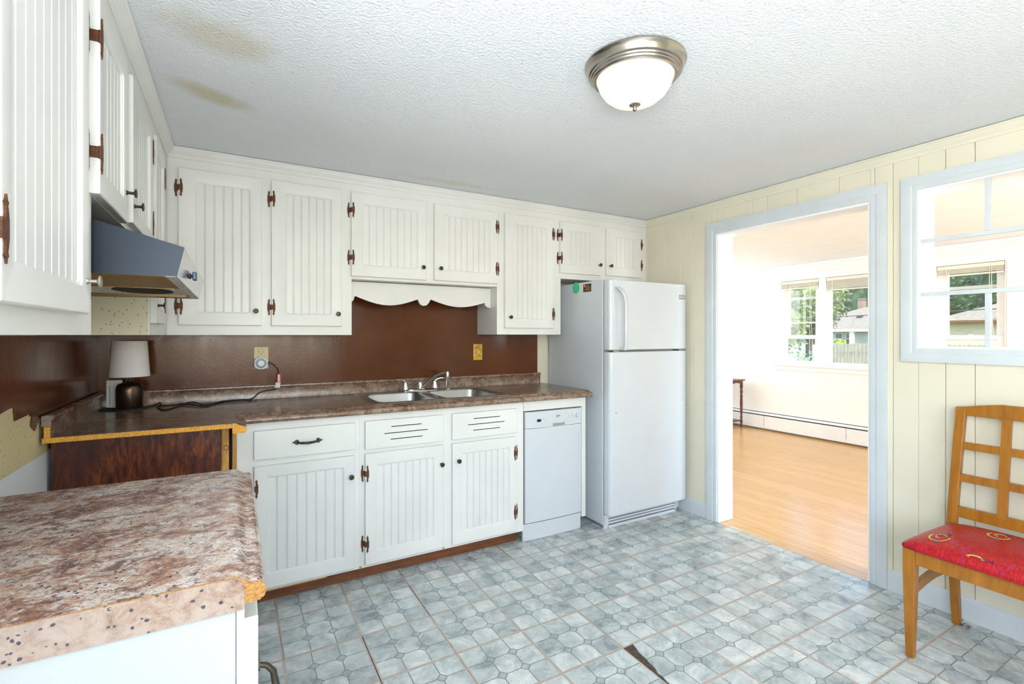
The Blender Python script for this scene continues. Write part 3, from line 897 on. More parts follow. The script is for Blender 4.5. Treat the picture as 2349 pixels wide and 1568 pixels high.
for k in range(7):
    MB().lathe([(.0017, 0), (.0017, -.001)], (1.874, on_dw(1.874), .796 - k * .0115), 8, 'y').build('indicator', 'printed_gray', cp)
    if k % 2 == 0: dwp(1.858, 1.866, .7955 - k * .0115, .7966 - k * .0115, 'printed_mark', 'printed_gray')
for (x, n, r) in ((1.700, 0, .007), (1.900, 0, .008), (1.928, 2, .009), (1.963, 1, .012)):
    y = on_dw(x)
    q = MB(); q.tube([(x + r * math.cos(R(a)), y - .001, .757 + r * math.sin(R(a))) for a in range(60, 310, 25)], .0009 if r < .01 else .0014, 6); q.build('button_ring', 'printed_gray', cp)
    if r > .01: MB().lathe([(.0105, 0), (.0098, -.004), (.001, -.0045)], (x, y, .757), 18, 'y').build('dial', 'appliance_white', cp)
    for m_ in range(n): MB().lathe([(.0014, 0), (.0014, -.001)], (x, y, .780 + m_ * .011), 8, 'y').build('indicator', 'printed_gray', cp)
arc = [(1.600 + .375 * t / 24, .716 - .016 * math.sin(math.pi * t / 24) ** .8) for t in range(25)]
MB().tube([(1.597, on_dw(1.6) - .0002, .765)] + [(x, on_dw(x) - .0002, z) for x, z in arc] + [(1.985, on_dw(1.98) - .0002, .728)], .0010, 6).build('panel_outline', 'timer_plastic', cp)

# corner base: dark stained side panel and raw studs beside the range gap
cb = thing('corner_base', 'dark brown stained wooden panel closing the corner cabinet beside the range gap', 'cabinet', (-.32, 2.45, 0))
MB().box(-.594, -.056, 2.415, 2.425, .001, .8975).build('side_panel', 'dark_stained_wood', cb, smooth=0)
MB().prism([(-.056, 2.47), (-.050, 2.462), (-.030, 2.462), (-.024, 2.47), (-.024, 2.50), (-.056, 2.50)], 'z', .001, .8975).build('stud', 'raw_wood', cb, smooth=0, bevel=.003)
MB().box(-.012, .0055, 2.545, 2.610, .001, .880).build('stud', 'raw_wood', cb, smooth=0, bevel=.002)
MB().tube([(-.034 + .009 * math.cos(R(a)), 2.459, .795 + .011 * math.sin(R(a))) for a in range(0, 360, 30)], .0012, 6, closed=True).build('cable_loop', 'black_rubber', cb)

# ------------------------------------------------------------------ main countertop with splash
ct = thing('countertop', 'granite-look laminate countertop along the back wall, holding the sink', 'countertop', (.7, 2.86, .88))
ZT = .918
SX0, SX1, SY0, SY1 = .650, 1.462, 2.605, 3.125      # sink cut-out
CY = 2.335
mb = MB(); zb = .8905
mb.box(-.600, -.010, CY, 3.176, .8985, ZT)
mb.box(-.010, SX0, 2.595, 3.176, zb, ZT); mb.box(SX1, 2.062, 2.595, 3.176, zb, ZT)
mb.box(SX0, SX1, 2.595, SY0, zb, ZT); mb.box(SX0, SX1, SY1, 3.176, zb, ZT)
mb.build('worktop', 'granite_laminate_shaded', ct, smooth=0)
lip = [(0, ZT), (.006, ZT), (.014, .9165), (.022, .9115), (.029, .9065), (.036, .9055), (.044, .9040), (.050, .8985), (.0525, .890), (.050, .881), (.043, .8755), (.032, .8752), (0, .8752)]
MB().sweep([(-.010, CY), (-.010, 2.595), (2.062, 2.595)], lip, side=1).build('rolled_edge', 'granite_laminate_shaded', ct, smooth=50)
MB().box(-.598, -.010, CY - .0012, CY + .001, .8987, ZT - .0012).build('cut_edge', 'particle_board', ct, smooth=0)
MB().prism([(-.010 + o, z) for o, z in [(p[0], p[1]) for p in lip]], 'y', CY - .0012, CY + .001).build('cut_edge', 'particle_board', ct, smooth=0)
spl = [(0, ZT - .001), (0, .998), (.020, .998), (.0255, .995), (.027, .989), (.0255, .983), (.0205, .979), (.0185, .973), (.0185, .925), (.0215, .9175), (.0215, ZT - .001)]
MB().sweep([(XW + .014, CY), (XW + .014, YW - .008), (2.045, YW - .008)], spl, side=1).build('splash_back', 'granite_laminate_shaded', ct, smooth=40)
MB().box(XW + .008, XW + .034, CY - .001, CY + .0005, .958, .996).build('splash_end_cap', 'end_cap_laminate', ct, smooth=0)
MB().box(XW + .0145, XW + .032, CY - .001, CY + .0005, ZT, .957).build('cut_edge', 'particle_board', ct, smooth=0)

# foreground countertop and base cabinet
fc = thing('countertop', 'pinkish granite-look laminate countertop in the left foreground', 'countertop', (-.3, 1.19, .88))
NY0, NY1 = .850, 1.538
MB().box(-.604, -.010, NY0 + .001, NY1, .8905, ZT).build('worktop', 'granite_laminate', fc, smooth=0)
MB().sweep([(-.010, NY0 + .001), (-.010, NY1)], lip, side=1).build('rolled_edge', 'granite_laminate', fc, smooth=50)
MB().prism([(-.010 + o, z) for o, z in lip], 'y', NY0 - .0002, NY0 + .0012).build('cut_edge', 'particle_board_pale', fc, smooth=0)
MB().prism([(-.604, .8665), (.0120, .8665), (.0120, .9065), (.006, .9125), (-.001, ZT - .001), (-.604, ZT - .001)], 'y', NY0 - .0012, NY0 - .0003).build('end_cap', 'end_cap_laminate', fc, smooth=0)
MB().box(-.604, .0, NY0 - .0003, NY0 + .0012, ZT - .0012, ZT + .0001).build('cut_edge', 'particle_board_pale', fc, smooth=0)
bc = thing('base_cabinet', 'white base cabinet under the foreground countertop, plain side', 'cabinet', (-.3, 1.19, 0), 'white base cabinets')
MB().box(-.604, .0005, NY0 + .003, NY1 - .008, .07, .8895).build('cabinet_body', 'white_paint', bc, smooth=0)
MB().box(.0015, .0125, NY0 + .0015, NY1 - .006, .072, .8750).build('face_frame', 'cabinet_paint', bc, smooth=0, bevel=.001)
MB().box(-.604, -.05, NY0 + .02, NY1 - .02, .0006, .0695).build('toe_kick', 'kick_wood', bc, smooth=0)
FN = Left(.0127)
d = door_mesh(FN, NY0 + .045, NY1 - .05, .09, .83, NY0 + .10, NY1 - .11, .15, .77).build('door', 'cabinet_paint', bc, smooth=30)
d.scale = (1, 1, 1)
bead_mesh(FN, NY0 + .1015, NY1 - .1115, .1515, .7685).build('beadboard_panel', 'cabinet_paint', d, smooth=25)
pull_mesh_parts(d, (NY0 + .082, .68), Left(.0127), vertical=True)

# ------------------------------------------------------------------ sink
sk = thing('sink', 'stainless steel double bowl sink set in the back wall countertop', 'sink', (1.05, 2.86, .918))
ZS = .9215
def rrect(x0, x1, y0, y1, r, n=6):
    pts = []
    for (cx, cy, s) in ((x1 - r, y1 - r, 0), (x0 + r, y1 - r, 90), (x0 + r, y0 + r, 180), (x1 - r, y0 + r, 270)):
        pts += [(cx + r * math.cos(R(s + 90 * t / n)), cy + r * math.sin(R(s + 90 * t / n))) for t in range(n + 1)]
    return pts
KX0, KX1, KY0, KY1 = .636, 1.476, 2.590, 3.142
bowls = ((.678, 1.020, 2.635, 3.040), (1.066, 1.432, 2.635, 3.040))
bm = bmesh.new()
def ring_edges(pts, z):
    vs = [bm.verts.new((x, y, z)) for x, y in pts]; return [bm.edges.new((vs[i], vs[(i + 1) % len(vs)])) for i in range(len(vs))], vs
outer, ov = ring_edges(rrect(KX0 + .006, KX1 - .006, KY0 + .006, KY1 - .006, .018), ZS)
es = list(outer); bv = []
for b in bowls:
    e_, v_ = ring_edges(rrect(*b, .055), ZS); es += e_; bv.append(v_)
bmesh.ops.triangle_fill(bm, use_beauty=True, edges=es)
cxs = [((b[0] + b[1]) / 2, (b[2] + b[3]) / 2) for b in bowls]
for f in [f for f in bm.faces if any(b[0] + .03 < f.calc_center_median().x < b[1] - .03 and b[2] + .03 < f.calc_center_median().y < b[3] - .03 and all(v in set(vs) for v in f.verts) for b, vs in zip(bowls, bv))]:
    bm.faces.remove(f)
o2 = [bm.verts.new((x, y, .9183)) for x, y in rrect(KX0, KX1, KY0, KY1, .02)]
for i in range(len(ov)): n = (i + 1) % len(ov); bm.faces.new((ov[i], ov[n], o2[n], o2[i]))
bmesh.ops.recalc_face_normals(bm, faces=bm.faces)
me = bpy.data.meshes.new('rim'); bm.to_mesh(me); bm.free(); me.transform(Matrix.Translation(Vector(sk.location) * -1)); me.materials.append(M['stainless_steel'])
o = bpy.data.objects.new('rim', me); COL.objects.link(o); o.parent = sk
for b in bowls:
    rings = []
    for (ins, z, r) in ((0, ZS, .055), (.003, ZS - .002, .055), (.006, ZS - .010, .055), (.010, ZS - .12, .055), (.022, ZS - .150, .050), (.045, ZS - .160, .045), (.11, ZS - .164, .04)):
        rings.append([(x, y, z) for x, y in rrect(b[0] + ins, b[1] - ins, b[2] + ins, b[3] - ins, r)])
    mb = MB(); mb.loops(rings, cap=False); mb.f.append([len(mb.v) - len(rings[-1]) + k for k in range(len(rings[-1]))])
    bo = mb.build('bowl', 'stainless_steel', sk, smooth=60)
    MB().lathe([(.040, 0), (.036, .002), (.030, -.002), (.001, -.003)], ((b[0] + b[1]) / 2, (b[2] + b[3]) / 2, ZS - .1625), 20).build('drain', 'chrome', bo)

# faucet
fa = thing('faucet', 'chrome kitchen faucet with two lever handles and a long spout behind the sink', 'faucet', (1.06, 3.08, ZS))
FY = 3.085
mb = MB(); pl = rrect(.935, 1.178, FY - .026, FY + .026, .025)
mb.loops([[(x, y, ZS) for x, y in pl], [(x, y, ZS + .010) for x, y in pl], [(1.0565 + (x - 1.0565) * .97, FY + (y - FY) * .85, ZS + .014) for x, y in pl]]).build('base_plate', 'chrome', fa, smooth=40)
for (x, s) in ((.957, -1), (1.157, 1)):
    hb = MB().lathe([(.024, .012), (.022, .02), (.015, .050), (.013, .060)], (x, FY, ZS), 20).build('handle_base', 'chrome', fa)
    path = [(x, FY, ZS + .048), (x + s * .004, FY - .004, ZS + .062), (x + s * .016, FY - .010, ZS + .074), (x + s * .034, FY - .016, ZS + .080), (x + s * .064, FY - .022, ZS + .081)]
    MB().tube(path, [(.012, .012), (.011, .011), (.009, .006), (.008, .004), (.006, .0032)], 12).build('lever', 'chrome', hb)
MB().lathe([(.021, .012), (.021, .040), (.0195, .043), (.0195, .052), (.017, .056), (.001, .057)], (1.057, FY, ZS), 24).build('spout_hub', 'chrome', fa)
path = [(1.064, FY - .010, ZS + .020), (1.082, FY - .026, ZS + .040), (1.107, FY - .050, ZS + .072), (1.135, FY - .080, ZS + .100), (1.165, FY - .110, ZS + .118), (1.19, FY - .135, ZS + .124)]
sp = MB().tube(path, [(.012, .009)] * 6, 14).build('spout', 'chrome', fa)
MB().lathe([(.0125, .016), (.0135, .012), (.0125, -.018), (.001, -.018)], (1.192, FY - .140, ZS + .112), 18).build('spout_tip', 'chrome', sp)
sy = thing('side_sprayer', 'small chrome side sprayer standing right of the faucet', 'sprayer', (1.243, 3.06, ZS))
MB().lathe([(.021, 0), (.019, .006), (.012, .012), (.012, .022), (.014, .030), (.013, .078), (.014, .086)], (1.243, 3.06, ZS), 20).build('sprayer_stem', 'chrome', sy)
MB().tube([(1.243, 3.06, ZS + .080), (1.242, 3.058, ZS + .096), (1.236, 3.052, ZS + .108), (1.222, 3.040, ZS + .114)], [.0145, .0160, .0150, .0115], 14).build('spray_head', 'chrome', sy)
MB().tube([(1.248, 3.068, ZS + .108), (1.256, 3.066, ZS + .098), (1.259, 3.066, ZS + .080)], [(.005, .003)] * 3, 8).build('trigger', 'chrome', sy)

# ------------------------------------------------------------------ refrigerator
fr = thing('refrigerator', 'white top freezer refrigerator beside the doorway', 'refrigerator', (2.48, 2.85, 0))
FX0, FX1 = 2.121, 2.848
MB().box(FX0, FX1, 2.512, 3.150, .022, 1.655).build('body', 'appliance_white', fr, smooth=0, bevel=.004)
MB().box(FX0 + .006, FX1 - .006, 2.498, 2.5125, .10, 1.650).build('door_gasket', 'appliance_gray', fr, smooth=0)
def fdoor(z0, z1):
    r = .028; pts = [(FX0, 2.500)]
    pts += [(FX0 + r - r * math.cos(R(a)), 2.437 + r * .9 - r * .9 * math.sin(R(a))) for a in range(0, 91, 15)]
    pts += [(FX1 - r + r * math.sin(R(a)), 2.437 + r * .9 - r * .9 * math.cos(R(a))) for a in range(0, 91, 15)]
    pts += [(FX1, 2.500)]
    return MB().prism(pts, 'z', z0, z1)
fz = fdoor(1.187, 1.650).build('freezer_door', 'appliance_white', fr, smooth=40, bevel=.005)
fd = fdoor(.100, 1.174).build('refrigerator_door', 'appliance_white', fr, smooth=40, bevel=.005)
# arched freezer handle
path = [(2.176, 2.436, 1.598), (2.180, 2.424, 1.594), (2.192, 2.404, 1.575), (2.204, 2.388, 1.540), (2.209, 2.382, 1.490), (2.209, 2.382, 1.35), (2.209, 2.384, 1.22), (2.209, 2.390, 1.189)]
MB().tube(path, [(.016, .007), (.018, .010), (.019, .011), (.018, .011), (.017, .010), (.017, .010), (.017, .010), (.017, .009)], 14).build('handle', 'appliance_white', fz, smooth=60)
MB().box(2.196, 2.222, 2.388, 2.438, 1.189, 1.206).build('handle_foot', 'appliance_white', fz, smooth=0, bevel=.003)
bd = MB().box(2.762, 2.822, 2.4355, 2.4375, 1.541, 1.573).build('badge', 'appliance_gray', fz, smooth=0)
text('lettering', 'FRIGIDAIRE', .0098, 'timer_plastic', bd, mtx(2.792, 2.4352, 1.557))
for (x, w) in ((2.175, .05), (2.80, .07)):
    MB().box(x - w / 2, x + w / 2, 2.440, 2.50, 1.1755, 1.1855).build('hinge_bracket', 'stainless_steel', fr, smooth=0, bevel=.001)
for (x, z) in ((2.172, .774), (2.795, .80)):
    MB().lathe([(.006, 0), (.005, -.001), (.001, -.0012)], (x, 2.4368, z), 12, 'y').build('screw_plug', 'printed_gray' if x < 2.5 else 'timer_plastic', fd)
mb = MB(); mb.box(FX0 + .002, FX0 + .035, 2.495, 2.512, .001, .094); mb.box(FX1 - .06, FX1 - .045, 2.495, 2.512, .008, .094)
mb.box(FX0 + .03, FX1 - .05, 2.495, 2.512, .002, .020); mb.box(FX0 + .03, FX1 - .05, 2.495, 2.512, .086, .094)
gr = mb.build('base_grille', 'appliance_white', fr, smooth=0)
for k in range(3):
    MB().box(FX0 + .034, FX1 - .055, 2.4955, 2.512, .030 + k * .019, .0415 + k * .019).build('slat', 'appliance_white', gr, smooth=0)
MB().box(FX0 + .02, FX1 - .05, 2.5105, 2.514, .02, .088).build('grille_backing', 'dark_slot', gr, smooth=0)
for (x, y) in ((2.16, 2.56), (2.81, 2.56), (2.16, 3.10), (2.81, 3.10)):
    MB().lathe([(.018, .0008), (.018, .024)], (x, y, 0), 12).build('foot', 'appliance_gray', fr)
# side stickers
MB().lathe([(.001, -.0006), (.040, -.0006), (.040, .0006)], (FX0 - .0002, 2.802, 1.622), 28, 'x').build('sticker', 'sticker_green', fr, label='round green paper sticker')
lb = MB().box(FX0 - .0008, FX0 + .001, 2.630, 2.718, 1.585, 1.640).build('sticker', 'sticker_brown', fr, smooth=0, label='dark brown rectangular sticker with orange print')
for k, (y0, y1) in enumerate(((2.64, 2.70), (2.635, 2.69), (2.65, 2.70))):
    MB().box(FX0 - .0012, FX0, y0, y1, 1.597 + k * .012, 1.601 + k * .012).build('printed_line', 'sticker_orange', lb, smooth=0)
MB().lathe([(.001, -.0004), (.009, -.0004), (.009, .0004)], (FX0 - .001, 2.702, 1.628), 14, 'x').build('printed_line', 'sticker_orange', lb)

# ------------------------------------------------------------------ outlet, timer, switch plate
op = thing('wall_outlet', 'beige wall outlet plate on the brown splash panel above the counter', 'outlet', (.131, 3.172, 1.154))
PY = YW - .0062
MB().box(.093, .169, PY - .005, PY, 1.090, 1.218).build('cover_plate', 'beige_plastic', op, smooth=0, bevel=.003)
rc = MB().box(.114, .148, PY - .0075, PY - .004, 1.105, 1.203).build('receptacle', 'beige_plastic', op, smooth=0, bevel=.001)
for (x0, x1, z0, z1) in ((.1205, .1225, 1.184, 1.192), (.1375, .1395, 1.184, 1.193), (.1285, .1325, 1.173, 1.179)):
    MB().box(x0, x1, PY - .0079, PY - .006, z0, z1).build('slot', 'dark_slot', rc, smooth=0)
MB().lathe([(.003, 0), (.0025, -.001), (.001, -.0012)], (.131, PY - .005, 1.211), 10, 'y').build('screw', 'tack_metal', op)
tm = thing('plug_timer', 'round white plug-in timer in the beige outlet', 'timer', (.129, 3.15, 1.125))
pts = rrect(.093, .166, 1.088, 1.160, .030)
mb = MB(); mb.loops([[(x, PY - .0082, z) for x, z in pts], [(x, PY - .034, z) for x, z in pts], [(.1295 + (x - .1295) * .93, PY - .038, 1.124 + (z - 1.124) * .93) for x, z in pts]])
tb = mb.build('timer_body', 'timer_plastic', tm, smooth=40)
MB().lathe([(.029, 0), (.029, -.003), (.027, -.004), (.019, -.004), (.018, -.001)], (.1295, PY - .0375, 1.124), 28, 'y').build('dial_ring', 'timer_dial', tb)
MB().lathe([(.0175, 0), (.0165, -.007), (.001, -.0075)], (.1295, PY - .0375, 1.124), 24, 'y').build('dial', 'timer_plastic', tb)
sw = thing('switch_plate', 'yellow ornate switch plate with embossed leaves on the brown panel', 'switch', (1.521, 3.172, 1.163))
MB().box(1.486, 1.556, PY - .003, PY, 1.106, 1.221).build('cover_plate', simple('brass_yellow', (.62, .38, .05), .3, .5, var=.4, vscale=80), sw, smooth=0, bevel=.002)
for (x, z, a, l) in ((1.509, 1.195, 70, .016), (1.527, 1.197, 100, .016), (1.500, 1.160, 75, .011), (1.541, 1.180, 40, .012), (1.512, 1.132, 60, .009), (1.538, 1.134, -30, .013), (1.526, 1.150, -50, .010)):
    c_, s_ = math.cos(R(a)), math.sin(R(a)); pts = []
    for q in range(0, 360, 30):
        u, v = l * math.cos(R(q)), l * .42 * math.sin(R(q)); pts.append((x + u * c_ - v * s_, z + u * s_ + v * c_))
    MB().prism(pts, 'y', PY - .0045, PY - .002).build('embossed_leaf', 'tack_metal', sw, smooth=0)
MB().box(1.517, 1.527, PY - .012, PY - .002, 1.152, 1.174).build('toggle', 'beige_plastic', sw, smooth=0, bevel=.002)

# ------------------------------------------------------------------ table lamp, leaflet, cord
lx, ly = -.458, 3.055
tl = thing('table_lamp', 'small table lamp with white shade and bronze cylinder base in the counter corner', 'lamp', (lx, ly, ZT))
MB().lathe([(.052, .0004), (.055, .004), (.0555, .095), (.054, .110), (.047, .124), (.030, .130), (.014, .132), (.012, .138)], (lx, ly, ZT), 40).build('base', 'lamp_bronze', tl, smooth=50)
MB().lathe([(.006, .136), (.006, .190)], (lx, ly, ZT), 14).build('stem', 'knob_bronze', tl)
sh = MB().lathe([(.0835, .162), (.0725, .338), (.0710, .338), (.0820, .162)], (lx, ly, ZT), 40)
n = 40; sh.f = [f for f in sh.f if len(f) == 4]; sh.loops([[(lx + .0835 * math.cos(2 * math.pi * k / 40), ly + .0835 * math.sin(2 * math.pi * k / 40), ZT + .162) for k in range(40)], [(lx + .0820 * math.cos(2 * math.pi * k / 40), ly + .0820 * math.sin(2 * math.pi * k / 40), ZT + .162) for k in range(40)]], cap=False)
sh.build('lamp_shade', 'lamp_shade_fabric', tl, smooth=50)
bk = thing('leaflet', 'upright white folded leaflet leaning behind the lamp base', 'paper', (-.54, 3.135, ZT))
MB().box(-.562, -.500, 3.128, 3.142, ZT + .0006, ZT + .140).build('paper_sheet', 'paper_white', bk, smooth=0)
for k in range(9): MB().box(-.550, -.546, 3.1272, 3.1285, ZT + .015 + k * .011, ZT + .021 + k * .011).build('printed_mark', 'display_black', bk, smooth=0)
zc = ZT + .0032
def smooth_path(pts, n=6):
    out = []; P = [Vector(p) for p in pts]
    for i in range(len(P) - 1):
        p0, p1, p2, p3 = P[max(i - 1, 0)], P[i], P[i + 1], P[min(i + 2, len(P) - 1)]
        for k in range(n):
            t = k / n
            out.append(.5 * ((2 * p1) + (-p0 + p2) * t + (2 * p0 - 5 * p1 + 4 * p2 - p3) * t * t + (-p0 + 3 * p1 - 3 * p2 + p3) * t ** 3))
    out.append(P[-1]); return out
cord = thing('lamp_cord', 'black lamp cord tangled along the counter up to the timer', 'cord', (0, 3.05, ZT))
cpts = [(-.515, 3.075, zc), (-.55, 3.10, zc), (-.578, 3.085, zc), (-.575, 3.04, zc), (-.53, 3.005, zc), (-.46, 2.985, zc), (-.40, 3.03, zc), (-.369, 3.09, zc), (-.345, 3.13, zc + .01),
        (-.337, 3.10, zc), (-.342, 3.03, zc), (-.306, 2.90, zc), (-.272, 2.94, zc), (-.245, 3.04, zc), (-.20, 3.10, zc + .008), (-.15, 3.02, zc), (-.10, 3.03, zc), (-.041, 3.11, zc), (.044, 3.13, zc), (.075, 3.11, zc + .004),
        (.097, 3.135, ZT + .016), (.121, 3.143, ZT + .037), (.159, 3.145, ZT + .047), (.190, 3.140, ZT + .050), (.207, 3.138, ZT + .056), (.212, 3.138, ZT + .070)]
MB().tube(smooth_path(cpts), .0034, 7).build('cable', 'black_rubber', cord)
cp2 = [(-.337, 3.05, zc + .006), (-.29, 3.01, zc + .005), (-.24, 3.06, zc + .006), (-.19, 3.00, zc + .005), (-.134, 2.93, zc), (-.08, 3.05, zc + .005), (-.02, 3.09, zc + .006), (.044, 3.09, zc + .006), (.08, 3.06, zc), (.13, 2.98, zc), (.19, 2.965, zc)]
MB().tube(smooth_path(cp2[:9]), .0034, 7).build('cable', 'black_rubber', cord)
MB().tube(smooth_path([(.212, 3.138, ZT + .070), (.218, 3.140, ZT + .10), (.222, 3.140, ZT + .146), (.214, 3.138, ZT + .172), (.200, 3.135, ZT + .190), (.183, 3.133, ZT + .203), (.170, 3.14, ZT + .206)]), .0030, 7).build('cable', 'black_rubber', cord)
MB().box(.165, .182, 3.128, 3.146, ZT + .199, ZT + .211).build('plug', 'black_rubber', cord, bevel=.002)
tg = MB(); tg.loops([[(.199, 3.133, .980), (.226, 3.133, .978), (.231, 3.134, 1.012), (.205, 3.134, 1.012)], [(.199, 3.1345, .980), (.226, 3.1345, .978), (.231, 3.1355, 1.012), (.205, 3.1355, 1.012)]])
tg.build('paper_tag', 'paper_white', cord, smooth=0)
tg = MB(); tg.loops([[(.210, 3.132, 1.010), (.233, 3.132, 1.010), (.234, 3.133, 1.060), (.213, 3.133, 1.063)], [(.210, 3.1333, 1.010), (.233, 3.1333, 1.010), (.234, 3.1343, 1.060), (.213, 3.1343, 1.063)]])
rt = tg.build('paper_tag', 'paper_red', cord, smooth=0, label='red and white paper tag')
MB().box(.216, .226, 3.1312, 3.1325, 1.014, 1.056).build('printed_mark', 'paper_white', rt, smooth=0)

# ------------------------------------------------------------------ ceiling light
cl = thing('ceiling_light', 'flush ceiling light with brushed nickel ring and glowing glass bowl', 'ceiling light', (1.1745, 1.225, ZC))
c0 = (1.1745, 1.225, ZC)
MB().lathe([(.160, -.0005), (.166, -.003), (.1665, -.007), (.164, -.009), (.158, -.018), (.154, -.031), (.1545, -.0335), (.149, -.036), (.1475, -.041), (.1435, -.043), (.142, -.048), (.138, -.050), (.136, -.0525), (.129, -.0525), (.126, -.040), (.120, -.0005)], c0, 64).build('ring', 'brushed_nickel', cl, smooth=25)
MB().lathe([(.1275, -.046), (.1265, -.054), (.118, -.078), (.103, -.101), (.080, -.120), (.052, -.131), (.022, -.1355), (.002, -.136)], c0, 64).build('glass_bowl', 'lit_glass', cl, smooth=60)
fn = MB().lathe([(.002, -.1355), (.018, -.136), (.019, -.138), (.013, -.141), (.006, -.143), (.0055, -.146), (.0075, -.150), (.0065, -.156), (.002, -.159)], c0, 24).build('finial', 'brushed_nickel', cl, smooth=50)

# ------------------------------------------------------------------ dining chair
ch = thing('dining_chair', 'honey wooden dining chair with red embroidered seat and lattice back, by the wall', 'chair', (2.55, .68, 0))
YA, YB, YM = .925, .435, .680
def taper_leg(x, y, z1, top, bot, dx=0, dy=0):
    rings = []
    for (z, w, t) in ((.0008, bot, 1), (z1 * .55, top * .92, .35), (z1 * .8, top, 0), (z1, top, 0)):
        h = w / 2; cx, cy = x + dx * t, y + dy * t
        rings.append([(cx - h, cy - h, z), (cx + h, cy - h, z), (cx + h, cy + h, z), (cx - h, cy + h, z)])
    return MB().loops(rings)
for (y, s) in ((YA - .020, 1), (YB + .020, -1)):
    taper_leg(2.352, y, .440, .040, .026).build('leg', 'honey_wood', ch, smooth=20, bevel=.002)
# rear legs run up into raked back posts
def xback(z): return 2.800 if z < .0 else (2.800 - .050 * min(1, z / .40) if z < .46 else 2.750 + .075 * ((z - .46) / .52) ** 1.1)
for (y, s) in ((.906, 1), (.454, -1)):
    rings = []
    for z in (.001, .10, .20, .30, .40, .46, .55, .65, .75, .85, .94, .966):
        w = .026 if z < .05 else (.034 if z > .3 else .030); yy = y - (s * .010 * max(0, (z - .46)) / .5 * 1.0) ; x = xback(z)
        rings.append([(x - .017, yy - w / 2, z), (x + .013, yy - w / 2, z), (x + .013, yy + w / 2, z), (x - .017, yy + w / 2, z)])
    MB().loops(rings).build('leg', 'honey_wood', ch, smooth=20, bevel=.002)
MB().box(2.336, 2.362, YB + .040, YA - .040, .378, .436).build('seat_rail', 'honey_wood', ch, smooth=0, bevel=.002)
for y in (YA - .030, YB + .010):
    MB().box(2.372, 2.735, y, y + .020, .378, .436).build('seat_rail', 'honey_wood', ch, smooth=0, bevel=.002)
MB().box(2.735, 2.760, YB + .036, YA - .036, .378, .436).build('seat_rail', 'honey_wood', ch, smooth=0, bevel=.002)
for y in (YA - .028, YB + .012):     # bowed side stretchers
    rings = []
    for k in range(9):
        t = k / 8; x = 2.372 + t * (2.765 - 2.372); z = .262 + .022 * math.sin(math.pi * t) + .0 * t
        rings.append([(x, y, z - .018), (x, y + .016, z - .018), (x, y + .016, z + .018), (x, y, z + .018)])
    MB().loops(rings).build('stretcher', 'honey_wood', ch, smooth=40)
# back lattice: crest rail, three cross rails, two stiles
def rail(y0, y1, z0, z1, n=10, crest=0):
    rings = []
    for k in range(n + 1):
        t = k / n; y = y0 + (y1 - y0) * t
        top = z1 + crest * min(1, min(t, 1 - t) / .28); x = xback((z0 + z1) / 2)
        rings.append([(x - .012, y, z0), (x + .008, y, z0), (x + .008 + (.002 if crest else 0), y, top), (x - .012 + (.002 if crest else 0), y, top)])
    return MB().loops(rings)
rail(.462, .898, .930, .966, crest=.024).build('crest_rail', 'honey_wood', ch, smooth=20, bevel=.0015)
for (z0, z1) in ((.783, .815), (.645, .677), (.492, .538)):
    rail(.470, .892, z0, z1, 2).build('cross_rail', 'honey_wood', ch, smooth=20, bevel=.001)
for (z, nz) in ((0, 0),):
    for y in (.746, .614):
        rings = []
        for z in (.53, .65, .75, .85, .935):
            x = xback(z) - .003; w = .030
            rings.append([(x - .012, y - w / 2, z), (x + .008, y - w / 2, z), (x + .008, y + w / 2, z), (x - .012, y + w / 2, z)])
        MB().loops(rings).build('back_stile', 'honey_wood', ch, smooth=20)
# domed seat
def seat_z(u, v): return .020 + .042 * (1 - abs(u) ** 3) ** .6 * (1 - abs(v) ** 3) ** .6
mb = MB(); N = 22; sx0, sx1, sy0, sy1 = 2.318, 2.752, YB - .004, YA + .004
def sp_(u, v):
    tp = (u + 1) / 2; in_ = .018 * tp
    r = 1 - .03 * (abs(u) ** 6) * (abs(v) ** 6)
    return ((sx0 + sx1) / 2 + u * r * (sx1 - sx0) / 2, (sy0 + sy1) / 2 + v * r * ((sy1 - sy0) / 2 - in_))
vs = []; fs = []
for i in range(N + 1):
    for j in range(N + 1):
        u, v = -1 + 2 * i / N, -1 + 2 * j / N; u = math.copysign(abs(u) ** .8, u); v = math.copysign(abs(v) ** .8, v)
        x, y = sp_(u, v); vs.append((x, y, .437 + seat_z(u, v)))
for i in range(N):
    for j in range(N): a = i * (N + 1) + j; fs.append((a, a + N + 1, a + N + 2, a + 1))
rim = [i * (N + 1) for i in range(N + 1)] + [N * (N + 1) + j for j in range(1, N + 1)] + [i * (N + 1) + N for i in range(N - 1, -1, -1)] + [j for j in range(N - 1, 0, -1)]
off = len(vs); cx, cy = (sx0 + sx1) / 2, (sy0 + sy1) / 2
for k in rim: vs.append((cx + (vs[k][0] - cx) * 1.012, cy + (vs[k][1] - cy) * 1.012, .447))
off2 = len(vs)
for k in rim: vs.append((cx + (vs[k][0] - cx) * .985, cy + (vs[k][1] - cy) * .985, .4365))
for k in range(len(rim)):
    n = (k + 1) % len(rim); fs.append((rim[k], rim[n], off + n, off + k)); fs.append((off + k, off + n, off2 + n, off2 + k))
fs.append([off2 + k for k in range(len(rim))]); mb.add(vs, fs)
seat = mb.build('seat', 'red_vinyl', ch, smooth=60)
def seat_pt(x, y, up=.0005):
    u = max(-1, min(1, (x - cx) / ((sx1 - sx0) / 2))); v = max(-1, min(1, (y - cy) / ((sy1 - sy0) / 2)))
    return (x, y, .437 + seat_z(u, v) + up)
def stitch(pts, w, mat):
    MB().tube([seat_pt(x, y, .0010) for x, y in pts], [(w, .0012)] * len(pts), 6).build('embroidery', mat, seat, smooth=40)
